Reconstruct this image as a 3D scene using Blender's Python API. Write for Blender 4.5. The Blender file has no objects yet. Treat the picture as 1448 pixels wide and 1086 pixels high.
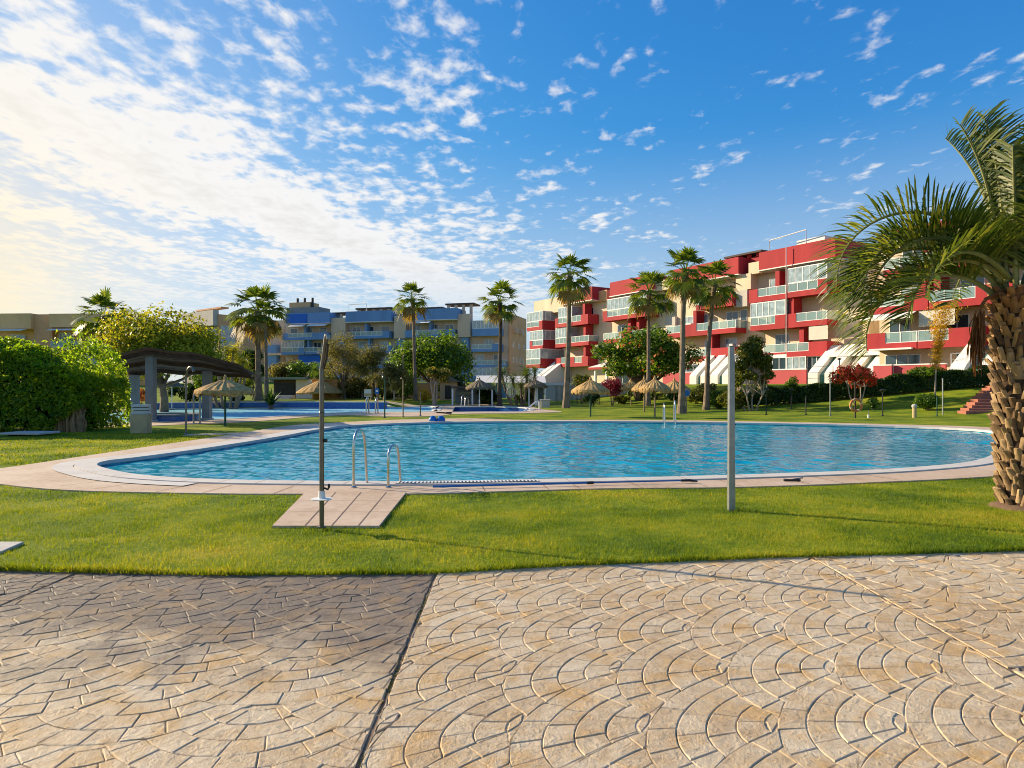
import bpy, bmesh, math, random
import numpy as np
from mathutils import Vector, Matrix
from mathutils.geometry import delaunay_2d_cdt

scene = bpy.context.scene
COL = scene.collection
R = math.radians
F, CX, HV, CH = 965.0, 724.0, 548.0, 1.6          # focal (px of the 1448 px photograph), centre column, horizon row, eye height
rng = np.random.default_rng(7)
random.seed(7)

def at(u, v, z=0.0):
    d = (CH - z) * F / (v - HV)
    return ((u - CX) / F * d, d)
def xd(u, d): return (u - CX) / F * d
def zd(v, d): return CH + (HV - v) * d / F
def sstep(a, b, x):
    t = min(max((x - a) / (b - a), 0.0), 1.0)
    return t * t * (3 - 2 * t)

# ------------------------------------------------------------------ materials
def _n(nt, typ, **kw):
    n = nt.nodes.new(typ)
    for k, v in kw.items():
        if k in n.inputs: n.inputs[k].default_value = v
        else: setattr(n, k, v)
    return n
def L(nt, a, b): nt.links.new(a, b)
def c4(c): return (c[0], c[1], c[2], 1.0)

def ramp(nt, fac, stops):
    r = nt.nodes.new('ShaderNodeValToRGB')
    e = r.color_ramp.elements
    while len(e) < len(stops): e.new(0.5)
    for i, (p, c) in enumerate(stops):
        e[i].position = p; e[i].color = c4(c)
    L(nt, fac, r.inputs[0])
    return r.outputs[0]
def mathn(nt, op, a, b=None, c=None):
    m = nt.nodes.new('ShaderNodeMath'); m.operation = op
    for i, x in enumerate((a, b, c)):
        if x is None: continue
        if isinstance(x, (int, float)): m.inputs[i].default_value = x
        else: L(nt, x, m.inputs[i])
    return m.outputs[0]
def mixc(nt, fac, a, b, mode='MIX'):
    m = nt.nodes.new('ShaderNodeMix'); m.data_type = 'RGBA'; m.blend_type = mode
    for s, x in ((0, fac), (6, a), (7, b)):
        if isinstance(x, (int, float)): m.inputs[s].default_value = x
        elif isinstance(x, tuple): m.inputs[s].default_value = c4(x)
        else: L(nt, x, m.inputs[s])
    return m.outputs[2]
def noise(nt, vec, scale, detail=4, rough=.55, dist=0):
    n = nt.nodes.new('ShaderNodeTexNoise')
    n.inputs['Scale'].default_value = scale; n.inputs['Detail'].default_value = detail
    n.inputs['Roughness'].default_value = rough; n.inputs['Distortion'].default_value = dist
    if vec is not None: L(nt, vec, n.inputs['Vector'])
    return n.outputs['Fac']
def newmat(name):
    m = bpy.data.materials.new(name); m.use_nodes = True
    nt = m.node_tree
    return m, nt, nt.nodes['Principled BSDF']
def coords(nt, kind='Object'):
    t = nt.nodes.new('ShaderNodeTexCoord')
    return t.outputs[kind]
def world_pos(nt):
    return nt.nodes.new('ShaderNodeNewGeometry').outputs['Position']

def mat(name, col, rough=.7, var=.12, scale=2.0, bump=0.0, bscale=30.0, metal=0.0, col2=None, spec=.35, streak=False):
    """general painted / rendered / stone surface: two-scale colour variation and a fine bump"""
    m, nt, p = newmat(name)
    v = world_pos(nt)
    if streak:
        mp = _n(nt, 'ShaderNodeMapping'); mp.inputs['Scale'].default_value = (1, 1, .18); L(nt, v, mp.inputs[0]); vv = mp.outputs[0]
    else: vv = v
    f1 = noise(nt, vv, scale, 5, .6)
    a = tuple(x * (1 - var) for x in col); b = tuple(min(x * (1 + var), 1) for x in col)
    cc = ramp(nt, f1, [(.3, a), (.7, col2 or b)])
    L(nt, cc, p.inputs['Base Color'])
    p.inputs['Roughness'].default_value = rough; p.inputs['Metallic'].default_value = metal
    p.inputs['Specular IOR Level'].default_value = spec
    if bump:
        bn = _n(nt, 'ShaderNodeBump'); bn.inputs['Strength'].default_value = bump; bn.inputs['Distance'].default_value = .02
        L(nt, noise(nt, v, bscale, 4, .6), bn.inputs['Height']); L(nt, bn.outputs[0], p.inputs['Normal'])
    return m

def leafmat(name, cols, trans=.35, rough=.5, nscale=.6):
    """foliage: colour by leaf (random per island) and by clump (noise), with light coming through"""
    m, nt, p = newmat(name)
    g = nt.nodes.new('ShaderNodeNewGeometry')
    n1 = noise(nt, g.outputs['Position'], nscale, 3, .6)
    f = mathn(nt, 'ADD', mathn(nt, 'MULTIPLY', g.outputs['Random Per Island'], .55), mathn(nt, 'MULTIPLY', n1, .5))
    k = len(cols)
    cc = ramp(nt, f, [(.15 + .7 * i / max(k - 1, 1), c) for i, c in enumerate(cols)])
    L(nt, cc, p.inputs['Base Color']); p.inputs['Roughness'].default_value = rough
    p.inputs['Specular IOR Level'].default_value = .3
    t = nt.nodes.new('ShaderNodeBsdfTranslucent')
    L(nt, mixc(nt, 1.0, cc, (1.9, 1.7, .7), 'MULTIPLY'), t.inputs[0])
    mx = nt.nodes.new('ShaderNodeMixShader'); mx.inputs[0].default_value = trans
    L(nt, p.outputs[0], mx.inputs[1]); L(nt, t.outputs[0], mx.inputs[2])
    L(nt, mx.outputs[0], nt.nodes['Material Output'].inputs[0])
    return m

def glassmat(name, tint, opac, rough=.05):
    """thin sheet glass seen from outside: mostly clear with a tinted reflecting share"""
    m, nt, p = newmat(name)
    p.inputs['Base Color'].default_value = c4(tint); p.inputs['Roughness'].default_value = rough
    p.inputs['Specular IOR Level'].default_value = .8
    t = nt.nodes.new('ShaderNodeBsdfTransparent'); t.inputs[0].default_value = (.86, .94, .93, 1)
    mx = nt.nodes.new('ShaderNodeMixShader'); mx.inputs[0].default_value = opac
    L(nt, t.outputs[0], mx.inputs[1]); L(nt, p.outputs[0], mx.inputs[2])
    L(nt, mx.outputs[0], nt.nodes['Material Output'].inputs[0])
    return m

M = {}
M['red'] = mat('red_render', (.37, .028, .033), .8, .22, .5, .1, 40, streak=True)
M['pink'] = mat('pink_render', (.46, .07, .08), .75, .1, .6)
M['cream'] = mat('cream_render', (.66, .53, .37), .8, .14, .5, .08, 40, streak=True)
M['white_render'] = mat('white_render', (.76, .73, .67), .75, .06, .6, streak=True)
M['greywall'] = mat('grey_render', (.5, .46, .4), .8, .08, .6)
M['blue'] = mat('blue_render', (.13, .27, .52), .75, .12, .4, .1, 40, streak=True)
M['bluebright'] = mat('bright_blue_awning', (.01, .12, .5), .7, .08, .5)
M['beige'] = mat('beige_render', (.56, .45, .34), .8, .1, .4, .08, 40, streak=True)
M['brick'] = mat('terracotta_render', (.66, .36, .18), .8, .12, .5, .1, 20)
M['sand'] = mat('sand_render', (.76, .47, .22), .8, .1, .4)
M['frame'] = mat('white_aluminium', (.8, .8, .79), .4, .03, 1)
M['trim'] = mat('white_trim', (.78, .75, .7), .6, .05, 1)
M['window'] = mat('window_glass', (.035, .06, .075), .06, .5, .35, spec=.9)
M['curtain'] = mat('curtained_glass', (.3, .38, .41), .1, .35, 2.2, spec=.7)
M['glass'] = glassmat('railing_glass', (.35, .5, .5), .45)
M['greenglass'] = mat('green_glass', (.06, .2, .17), .08, .3, .6, spec=.8)
M['blind'] = mat('roller_blind', (.6, .56, .48), .8, .06, 1)
M['roofdark'] = mat('dark_roof', (.08, .06, .05), .8, .2, 2)
M['tileroof'] = mat('roof_deck', (.35, .28, .22), .9, .15, 1)
M['steel'] = mat('brushed_steel', (.55, .54, .5), .22, .1, 6, metal=1.0)
M['galv'] = mat('galvanised_steel', (.3, .31, .3), .45, .15, 9, metal=.75)
M['bronze'] = mat('bronze_metal', (.17, .155, .135), .35, .2, 8, metal=.8)
M['black'] = mat('black_metal', (.02, .022, .022), .45, .2, 3)
M['green_metal'] = mat('green_metal', (.02, .09, .06), .45, .2, 3)
M['plastic_white'] = mat('white_plastic', (.75, .73, .68), .35, .05, 3)
M['plastic_blue'] = mat('blue_plastic', (.01, .13, .42), .35, .1, 3)
M['wood_dark'] = mat('weathered_dark_wood', (.06, .042, .03), .8, .35, 4, .3, 25)
M['wood'] = mat('light_wood', (.3, .21, .12), .75, .2, 5, .2, 25)
M['column'] = mat('blue_grey_column', (.19, .23, .25), .7, .15, 2, .1, 20)
M['concrete'] = mat('pale_concrete', (.5, .47, .42), .85, .12, 4, .2, 40)
M['stonebox'] = mat('beige_stone', (.5, .36, .19), .8, .15, 4, .2, 30)
M['coping'] = mat('white_coping', (.6, .56, .5), .7, .1, 1.3, .1, 40)
M['trunk_grey'] = mat('palm_trunk', (.22, .16, .11), .9, .35, 3, .6, 12)
M['trunk_dark'] = mat('dark_palm_trunk', (.09, .065, .045), .9, .35, 3, .6, 12)
M['bark'] = mat('bark', (.16, .11, .075), .9, .35, 4, .6, 18)
M['bark_pale'] = mat('pale_bark', (.42, .33, .24), .9, .3, 4, .5, 18)
M['orange'] = mat('orange_buoy', (.6, .2, .06), .5, .15, 5)
M['buoyband'] = mat('buoy_band', (.55, .45, .3), .6, .1, 5)
M['redtile'] = mat('red_brick_step', (.36, .13, .08), .85, .2, 6, .2, 25)
M['awning'] = mat('white_canvas', (.78, .76, .72), .8, .05, .7)
M['greyfabric'] = mat('grey_fabric', (.13, .15, .14), .85, .15, 2)
M['soil'] = mat('bare_soil', (.16, .1, .06), .95, .3, 3, .4, 12)

# foliage
M['hedge'] = leafmat('hedge_leaves', [(.04, .095, .008), (.11, .22, .012), (.22, .34, .018), (.38, .45, .03)], .62, .42, .9)
M['leaf_yellow'] = leafmat('yellow_green_leaves', [(.05, .085, .008), (.14, .19, .014), (.26, .27, .02), (.42, .36, .035)], .55, .5, .6)
M['leaf_green'] = leafmat('bright_green_leaves', [(.018, .05, .006), (.05, .12, .01), (.11, .2, .014), (.19, .27, .02)], .45, .45, .5)
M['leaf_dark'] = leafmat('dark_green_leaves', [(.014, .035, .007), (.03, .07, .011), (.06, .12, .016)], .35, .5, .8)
M['leaf_olive'] = leafmat('olive_leaves', [(.05, .055, .016), (.11, .11, .03), (.18, .17, .05), (.26, .22, .06)], .4, .6, .5)
M['leaf_magnolia'] = leafmat('mixed_leaves', [(.025, .045, .008), (.07, .1, .012), (.15, .17, .022), (.28, .24, .035)], .42, .4, 1.2)
M['leaf_palm'] = leafmat('palm_leaves', [(.02, .045, .008), (.055, .1, .014), (.12, .17, .02), (.2, .23, .025)], .45, .45, .8)
M['leaf_dry'] = leafmat('dry_palm_leaves', [(.16, .1, .03), (.26, .17, .05), (.34, .24, .07)], .3, .6, .8)
M['leaf_pinnate'] = leafmat('feather_palm_leaves', [(.028, .055, .012), (.06, .1, .018), (.12, .155, .026), (.22, .23, .045)], .42, .4, 1.0)
M['leaf_brown'] = leafmat('dead_frond', [(.12, .05, .02), (.2, .085, .03), (.3, .14, .05)], .25, .7, 3)
M['rachis'] = mat('frond_stalk', (.2, .2, .06), .5, .3, 6)
M['flower_red'] = leafmat('red_flowers', [(.5, .025, .02), (.65, .06, .03), (.65, .17, .05)], .3, .5, 2)
M['flower_orange'] = leafmat('orange_flowers', [(.35, .1, .02), (.55, .16, .04), (.5, .25, .06)], .3, .5, 2)
M['leaf_purple'] = leafmat('purple_leaves', [(.1, .008, .02), (.2, .015, .04), (.3, .03, .06)], .3, .5, 2)
M['leaf_gold'] = leafmat('golden_leaves', [(.35, .22, .02), (.55, .36, .03), (.65, .48, .06)], .35, .5, 3)
M['thatch'] = mat('thatch_straw', (.48, .3, .11), .9, .35, 7, .8, 45)
M['thatch_grey'] = mat('weathered_thatch', (.2, .15, .09), .9, .35, 7, .8, 45)
M['cane'] = mat('cane_wall', (.5, .29, .1), .9, .3, 6, .6, 40)
M['green_roof'] = mat('grey_green_roof', (.2, .26, .22), .7, .1, 2)

# ------------------------------------------------------------------ mesh helpers
class MB:
    def __init__(s): s.v = []; s.f = []; s.m = []
    def quad(s, a, b, c, d, m=0):
        k = len(s.v); s.v += [tuple(a), tuple(b), tuple(c), tuple(d)]; s.f.append((k, k+1, k+2, k+3)); s.m.append(m); return s
    def poly(s, pts, m=0):
        k = len(s.v); s.v += [tuple(p) for p in pts]; s.f.append(tuple(range(k, k+len(pts)))); s.m.append(m); return s
    def box(s, x0, x1, y0, y1, z0, z1, m=0, bev=0.0):
        if x0 > x1: x0, x1 = x1, x0
        if y0 > y1: y0, y1 = y1, y0
        k = len(s.v)
        s.v += [(x0,y0,z0),(x1,y0,z0),(x1,y1,z0),(x0,y1,z0),(x0,y0,z1),(x1,y0,z1),(x1,y1,z1),(x0,y1,z1)]
        for q in ((0,3,2,1),(4,5,6,7),(0,1,5,4),(1,2,6,5),(2,3,7,6),(3,0,4,7)):
            s.f.append(tuple(k+i for i in q)); s.m.append(m)
        return s
    def prism(s, prof, axis, a, b, m=0):
        """closed profile of 2-D points extruded along an axis from a to b; profile coords are the other two axes in order"""
        def P(p, t):
            return (t, p[0], p[1]) if axis == 'x' else (p[0], t, p[1]) if axis == 'y' else (p[0], p[1], t)
        k = len(s.v); n = len(prof)
        s.v += [P(p, a) for p in prof] + [P(p, b) for p in prof]
        s.f.append(tuple(k+i for i in range(n))[::-1]); s.f.append(tuple(k+n+i for i in range(n))); s.m += [m, m]
        for i in range(n):
            j = (i+1) % n; s.f.append((k+i, k+j, k+n+j, k+n+i)); s.m.append(m)
        return s
    def tube(s, pts, rad, n=8, m=0, cap=True, sq=False):
        pts = [Vector(p) for p in pts]
        if not hasattr(rad, '__len__'): rad = [rad] * len(pts)
        k0 = len(s.v); up = None
        for i, p in enumerate(pts):
            t = (pts[min(i+1, len(pts)-1)] - pts[max(i-1, 0)]).normalized()
            if up is None:
                up = Vector((0, 0, 1)) if abs(t.z) < .9 else Vector((1, 0, 0))
            a = t.cross(up)
            if a.length < 1e-5: a = t.orthogonal()
            a.normalize(); b = a.cross(t).normalized(); up = b
            for j in range(n):
                th = 2 * math.pi * j / n + (math.pi / 4 if sq else 0)
                s.v.append(tuple(p + (a * math.cos(th) + b * math.sin(th)) * rad[i]))
        for i in range(len(pts) - 1):
            for j in range(n):
                q = (j+1) % n
                s.f.append((k0+i*n+j, k0+i*n+q, k0+(i+1)*n+q, k0+(i+1)*n+j)); s.m.append(m)
        if cap:
            s.f.append(tuple(k0+j for j in range(n))[::-1]); s.m.append(m)
            e = k0 + (len(pts)-1)*n
            s.f.append(tuple(e+j for j in range(n))); s.m.append(m)
        return s
    def lathe(s, prof, n=16, c=(0,0), m=0):
        k = len(s.v)
        for r, z in prof:
            for j in range(n):
                th = 2*math.pi*j/n; s.v.append((c[0]+r*math.cos(th), c[1]+r*math.sin(th), z))
        for i in range(len(prof)-1):
            for j in range(n):
                q = (j+1) % n; s.f.append((k+i*n+j, k+i*n+q, k+(i+1)*n+q, k+(i+1)*n+j)); s.m.append(m)
        s.f.append(tuple(k+j for j in range(n))[::-1]); s.m.append(m)
        e = k+(len(prof)-1)*n; s.f.append(tuple(e+j for j in range(n))); s.m.append(m)
        return s
    def build(s, name, mats, parent=None, loc=(0,0,0), smooth=False, bevel=0.0):
        me = bpy.data.meshes.new(name); me.from_pydata(s.v, [], s.f)
        if not isinstance(mats, (list, tuple)): mats = [mats]
        for x in mats: me.materials.append(x)
        me.polygons.foreach_set('material_index', s.m)
        if smooth: me.polygons.foreach_set('use_smooth', [True]*len(s.f))
        me.update()
        o = bpy.data.objects.new(name, me); COL.objects.link(o)
        o.location = loc
        if parent: o.parent = parent
        if smooth:
            try: me.set_sharp_from_angle(angle=R(40))
            except Exception: pass
        if bevel:
            b = o.modifiers.new('bevel', 'BEVEL'); b.width = bevel; b.segments = 2; b.limit_method = 'ANGLE'
        return o

def arr(name, V, Fc, mats, parent=None, loc=(0,0,0), midx=None, smooth=False):
    """numpy vertices (n,3) and faces (m,k) to one mesh object"""
    V = np.asarray(V, np.float32).reshape(-1, 3); Fc = np.asarray(Fc, np.int32); k = Fc.shape[1]; m = len(Fc)
    me = bpy.data.meshes.new(name)
    me.vertices.add(len(V)); me.vertices.foreach_set('co', V.ravel())
    me.loops.add(m*k); me.loops.foreach_set('vertex_index', Fc.ravel())
    me.polygons.add(m); me.polygons.foreach_set('loop_start', np.arange(0, m*k, k, dtype=np.int32))
    if not isinstance(mats, (list, tuple)): mats = [mats]
    for x in mats: me.materials.append(x)
    if midx is not None: me.polygons.foreach_set('material_index', np.asarray(midx, np.int32))
    if smooth: me.polygons.foreach_set('use_smooth', np.ones(m, bool))
    me.update(calc_edges=True); me.validate()
    o = bpy.data.objects.new(name, me); COL.objects.link(o); o.location = loc
    if parent: o.parent = parent
    return o

def tag(o, label, cat, group=None):
    o['label'] = label; o['category'] = cat
    if group: o['group'] = group
    return o
def thing(name, label, cat, loc=(0,0,0), rotz=0.0, group=None):
    o = bpy.data.objects.new(name, None); COL.objects.link(o)
    o.location = loc; o.rotation_euler = (0, 0, rotz); o.empty_display_size = .2
    return tag(o, label, cat, group)
def setting(o, kind='structure'):
    o['kind'] = kind; return o
def relabel(o, label, group=None):
    o['label'] = label
    if group: o['group'] = group
def dup(root, loc, rotz, label):
    r = root.copy(); COL.objects.link(r); r.location = loc; r.rotation_euler = (0, 0, rotz); r['label'] = label
    for ch in list(root.children):
        c = ch.copy(); COL.objects.link(c); c.parent = r
        for g in list(ch.children):
            d = g.copy(); COL.objects.link(d); d.parent = c
    return r

# ------------------------------------------------------------------ camera, sun, sky
cam = bpy.data.cameras.new('camera'); camo = bpy.data.objects.new('camera', cam); COL.objects.link(camo)
cam.sensor_width = 36.0; cam.lens = F / 1448 * 36; cam.shift_y = 5 / 1448
camo.location = (0, 0, CH); camo.rotation_euler = (R(90), 0, 0); cam.clip_end = 4000; cam.clip_start = .05
scene.camera = camo

SUN_AZ, SUN_EL = -65.0, 22.0                     # degrees left of the view, degrees above the horizon
sd = Vector((math.sin(R(SUN_AZ))*math.cos(R(SUN_EL)), math.cos(R(SUN_AZ))*math.cos(R(SUN_EL)), math.sin(R(SUN_EL))))
sl = bpy.data.lights.new('sun', 'SUN'); sl.energy = 4.2; sl.angle = R(.6); sl.color = (1.0, .82, .56)
so = bpy.data.objects.new('sun', sl); COL.objects.link(so); so.rotation_euler = sd.to_track_quat('Z', 'Y').to_euler(); so.location = (-60, 40, 40)

def build_world():
    w = bpy.data.worlds.new('World'); scene.world = w; w.use_nodes = True
    nt = w.node_tree; bg = nt.nodes['Background']
    sky = nt.nodes.new('ShaderNodeTexSky'); sky.sky_type = 'NISHITA'; sky.sun_disc = False
    sky.sun_elevation = R(SUN_EL); sky.sun_rotation = R(SUN_AZ); sky.air_density = 1.0; sky.dust_density = .4; sky.ozone_density = 2.5
    d = coords(nt, 'Generated')
    nrm = nt.nodes.new('ShaderNodeVectorMath'); nrm.operation = 'NORMALIZE'; L(nt, d, nrm.inputs[0])
    sx = nt.nodes.new('ShaderNodeSeparateXYZ'); L(nt, nrm.outputs[0], sx.inputs[0])
    z = mathn(nt, 'MAXIMUM', mathn(nt, 'ADD', sx.outputs[2], .015), .02)
    px = mathn(nt, 'DIVIDE', sx.outputs[0], z); py = mathn(nt, 'DIVIDE', sx.outputs[1], z)
    cb = nt.nodes.new('ShaderNodeCombineXYZ'); L(nt, px, cb.inputs[0]); L(nt, py, cb.inputs[1])
    # stretch the puffs a little along the cloud street (which runs from the near left to the far right)
    mp = nt.nodes.new('ShaderNodeMapping'); mp.vector_type = 'POINT'; mp.inputs['Rotation'].default_value = (0, 0, R(16)); mp.inputs['Scale'].default_value = (1.25, .8, 1)
    L(nt, cb.outputs[0], mp.inputs[0])
    q = mp.outputs[0]
    # t: distance right of the cloud street's axis (in cloud heights)
    lo = noise(nt, q, .9, 3, .5)
    t = mathn(nt, 'ADD', mathn(nt, 'ADD', mathn(nt, 'MULTIPLY', px, .96), mathn(nt, 'MULTIPLY', py, -.279)), 2.198)
    t = mathn(nt, 'ADD', t, mathn(nt, 'MULTIPLY', mathn(nt, 'SUBTRACT', lo, .5), .55))
    band = mathn(nt, 'POWER', 2.718, mathn(nt, 'MULTIPLY', mathn(nt, 'POWER', mathn(nt, 'MULTIPLY', mathn(nt, 'ADD', t, .06), 3.6), 2), -1))
    field = nt.nodes.new('ShaderNodeMapRange'); field.interpolation_type = 'SMOOTHSTEP'
    L(nt, t, field.inputs[0]); field.inputs[1].default_value = 2.25; field.inputs[2].default_value = .1; field.inputs[3].default_value = 0; field.inputs[4].default_value = 1
    left = nt.nodes.new('ShaderNodeMapRange'); left.interpolation_type = 'SMOOTHSTEP'
    L(nt, t, left.inputs[0]); left.inputs[1].default_value = -.1; left.inputs[2].default_value = -1.2; left.inputs[3].default_value = 0; left.inputs[4].default_value = 1
    hi = noise(nt, q, 9.5, 7, .56, .2); mid = noise(nt, q, 2.2, 4, .55)
    dens = mathn(nt, 'ADD', mathn(nt, 'MULTIPLY', hi, .75), mathn(nt, 'MULTIPLY', mid, .75))
    dens = mathn(nt, 'ADD', dens, mathn(nt, 'MULTIPLY', band, .3))
    dens = mathn(nt, 'ADD', dens, mathn(nt, 'MULTIPLY', field.outputs[0], .19))
    dens = mathn(nt, 'SUBTRACT', dens, mathn(nt, 'MULTIPLY', left.outputs[0], .02))
    cm = nt.nodes.new('ShaderNodeMapRange'); cm.interpolation_type = 'SMOOTHSTEP'
    L(nt, dens, cm.inputs[0]); cm.inputs[1].default_value = .815; cm.inputs[2].default_value = 1.05; cm.inputs[3].default_value = 0; cm.inputs[4].default_value = .93
    # the thick middle of the street is a little grey
    thick = nt.nodes.new('ShaderNodeMapRange'); L(nt, dens, thick.inputs[0]); thick.inputs[1].default_value = 1.12; thick.inputs[2].default_value = 1.5
    ccol = mixc(nt, thick.outputs[0], (4.75, 4.7, 4.65), (3.9, 3.8, 3.75))
    # clear-sky colour: the Nishita sky a little deeper away from the sun
    hs = nt.nodes.new('ShaderNodeHueSaturation'); hs.inputs['Saturation'].default_value = 1.3; hs.inputs['Value'].default_value = SKYV
    L(nt, sky.outputs[0], hs.inputs['Color'])
    # aureole: forward-scattered light round the low sun
    dt = nt.nodes.new('ShaderNodeVectorMath'); dt.operation = 'DOT_PRODUCT'; L(nt, nrm.outputs[0], dt.inputs[0]); dt.inputs[1].default_value = tuple(Vector((math.sin(R(-44)), math.cos(R(-42)), .07)).normalized())
    dm = mathn(nt, 'MAXIMUM', dt.outputs['Value'], 0)
    g1 = mathn(nt, 'POWER', dm, 12); g2 = mathn(nt, 'POWER', dm, 60)
    glow = mixc(nt, 1.0, mixc(nt, g1, (0, 0, 0), (3.6, 3.2, 2.6)), mixc(nt, g2, (0, 0, 0), (11.0, 7.0, 1.8)), 'ADD')
    # pale haze low on the horizon
    hz = nt.nodes.new('ShaderNodeMapRange'); hz.interpolation_type = 'SMOOTHSTEP'; L(nt, sx.outputs[2], hz.inputs[0]); hz.inputs[1].default_value = .36; hz.inputs[2].default_value = -.02; hz.inputs[4].default_value = .62
    base = mixc(nt, hz.outputs[0], mixc(nt, 1.0, hs.outputs[0], (.5, 1.1, 2.05), 'MULTIPLY'), (6.0, 7.6, 9.2))
    base = mixc(nt, 1.0, base, glow, 'ADD')
    # film-like shoulder so the sky round the sun keeps its colour
    dv = nt.nodes.new('ShaderNodeVectorMath'); dv.operation = 'MULTIPLY_ADD'; L(nt, base, dv.inputs[0]); dv.inputs[1].default_value = (.15, .15, .15); dv.inputs[2].default_value = (1, 1, 1)
    q2 = nt.nodes.new('ShaderNodeVectorMath'); q2.operation = 'DIVIDE'; L(nt, base, q2.inputs[0]); L(nt, dv.outputs[0], q2.inputs[1])
    low = nt.nodes.new('ShaderNodeMapRange'); low.interpolation_type = 'SMOOTHSTEP'; L(nt, sx.outputs[2], low.inputs[0]); low.inputs[1].default_value = .02; low.inputs[2].default_value = .2
    cl = mixc(nt, 1.0, ccol, mixc(nt, g1, (0, 0, 0), (.5, .3, 0)), 'ADD')
    out = mixc(nt, mathn(nt, 'MULTIPLY', cm.outputs[0], low.outputs[0]), q2.outputs[0], cl)
    wy = mathn(nt, 'MULTIPLY', mathn(nt, 'POWER', dm, 48), .95)
    out = mixc(nt, wy, out, mixc(nt, 1.0, out, (1.06, .92, .6), 'MULTIPLY'))
    L(nt, out, bg.inputs[0]); bg.inputs[1].default_value = .1
SKYV = 1.0
build_world()
scene.view_settings.view_transform = 'Standard'; scene.view_settings.look = 'None'
scene.view_settings.exposure = 1.0; scene.view_settings.gamma = 1.0
scene.cycles.use_denoising = True
scene.cycles.max_bounces = 8; scene.cycles.transparent_max_bounces = 16
scene.cycles.caustics_reflective = False; scene.cycles.caustics_refractive = False
scene.cycles.sample_clamp_indirect = 4.0
scene.cycles.pixel_filter_type = 'BLACKMAN_HARRIS'; scene.cycles.filter_width = 1.0
# ------------------------------------------------------------------ terrain
RP0 = ((1170 - CX) / F * 65, 65.0); REX = (.524, -.852); REY = (.852, .524)   # red block: front-corner point, along the facade, into the building
EDGE = [(-14, 6.6), (-8, 6.2), (-4.54, 6.05), (-2.59, 5.89), (-.70, 5.94), (.49, 6.2), (2.54, 6.51), (5.08, 6.77), (9, 7.0), (16, 7.3)]
def lawn_edge(x): return float(np.interp(x, [e[0] for e in EDGE], [e[1] for e in EDGE]))
def hgt(x, y):
    q = -((x - RP0[0]) * REY[0] + (y - RP0[1]) * REY[1])      # distance in front of the red facade
    bank = 1.95 * sstep(21, 4.5, q) if y > 20 else 0
    terr = .45 * sstep(53.2, 54.5, y) * sstep(-9.2, -10.2, x); terr = max(terr, .4 * sstep(60, 66, y) * sstep(6, -2, x)) + 2.2 * sstep(74, 125, y)
    return max(bank, terr)

def smooth_closed(pts, n=6):
    out = []; k = len(pts)
    for i in range(k):
        p0, p1, p2, p3 = (np.array(pts[(i+j-1) % k], float) for j in range(4))
        for s in range(n):
            t = s / n
            out.append(tuple(.5*((2*p1) + (-p0+p2)*t + (2*p0-5*p1+4*p2-p3)*t*t + (-p0+3*p1-3*p2+p3)*t**3)))
    return out
def area2(p): return sum(p[i][0]*p[(i+1)%len(p)][1]-p[(i+1)%len(p)][0]*p[i][1] for i in range(len(p)))
def ccw(p): return p if area2(p) > 0 else p[::-1]
def offset(p, d):
    out = []; n = len(p)
    for i in range(n):
        a = np.array(p[i-1]); b = np.array(p[(i+1) % n]); t = b - a; t /= np.linalg.norm(t) + 1e-9
        out.append((p[i][0] + t[1]*d, p[i][1] - t[0]*d))
    return out
def inside(x, y, poly):
    c = False; n = len(poly); j = n-1
    for i in range(n):
        xi, yi = poly[i]; xj, yj = poly[j]
        if (yi > y) != (yj > y) and x < (xj-xi)*(y-yi)/(yj-yi)+xi: c = not c
        j = i
    return c

POOL = ccw(smooth_closed([at(u, v, -.02) for u, v in ((133,661),(150,668),(200,677),(300,683),(430,685.5),(600,686),(800,682.5),(1000,678),(1200,671),(1300,665),(1375,657),(1410,645),(1425,630),(1412,613),(1300,605.5),(1100,600.5),(900,597.5),(700,597.5),(600,599),(500,603),(450,609),(400,618.5),(300,635),(200,649),(150,655))], 5))
DECK = ccw(smooth_closed([at(u, v) for u, v in ((-60,676),(0,686),(100,695),(300,699.5),(430,700),(600,699.5),(850,692.5),(1040,690.5),(1250,683),(1410,674.5),(1500,664),(1530,640),(1470,611),(1390,604.5),(1300,601.5),(1100,597),(900,594.3),(740,594.3),(690,592.5),(640,592.3),(560,594),(480,598),(430,600.5),(395,604.5),(340,613),(300,619.5),(200,634),(100,649),(20,661),(-40,669))], 5))
POOL2 = ccw(smooth_closed([at(u, v) for u, v in ((160,599),(265,595),(357,591.5),(452,585.3),(519,583.2),(600,582.8),(616,581),(616,576),(600,575),(545,576.6),(400,577.3),(300,577.8),(215,579.5),(160,583),(140,591))], 5))
DECK2 = ccw(smooth_closed([at(u, v) for u, v in ((120,604),(265,600.5),(357,596.5),(452,589),(500,587.5),(560,589.5),(630,587.5),(640,581),(640,574.3),(610,573.3),(545,574.6),(400,575.6),(300,576),(205,577.3),(140,581.5),(100,592))], 5))
POOL3 = ccw(smooth_closed([at(u, v) for u, v in ((622,582.6),(690,582.7),(735,582.5),(750,580),(742,577),(700,575.5),(650,575.5),(622,576))], 4))
DECK3 = ccw(smooth_closed([at(u, v) for u, v in ((618,584.5),(690,585),(745,584.5),(795,582.5),(770,579.5),(748,575.5),(700,573.2),(650,573),(616,574))], 4))

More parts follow.
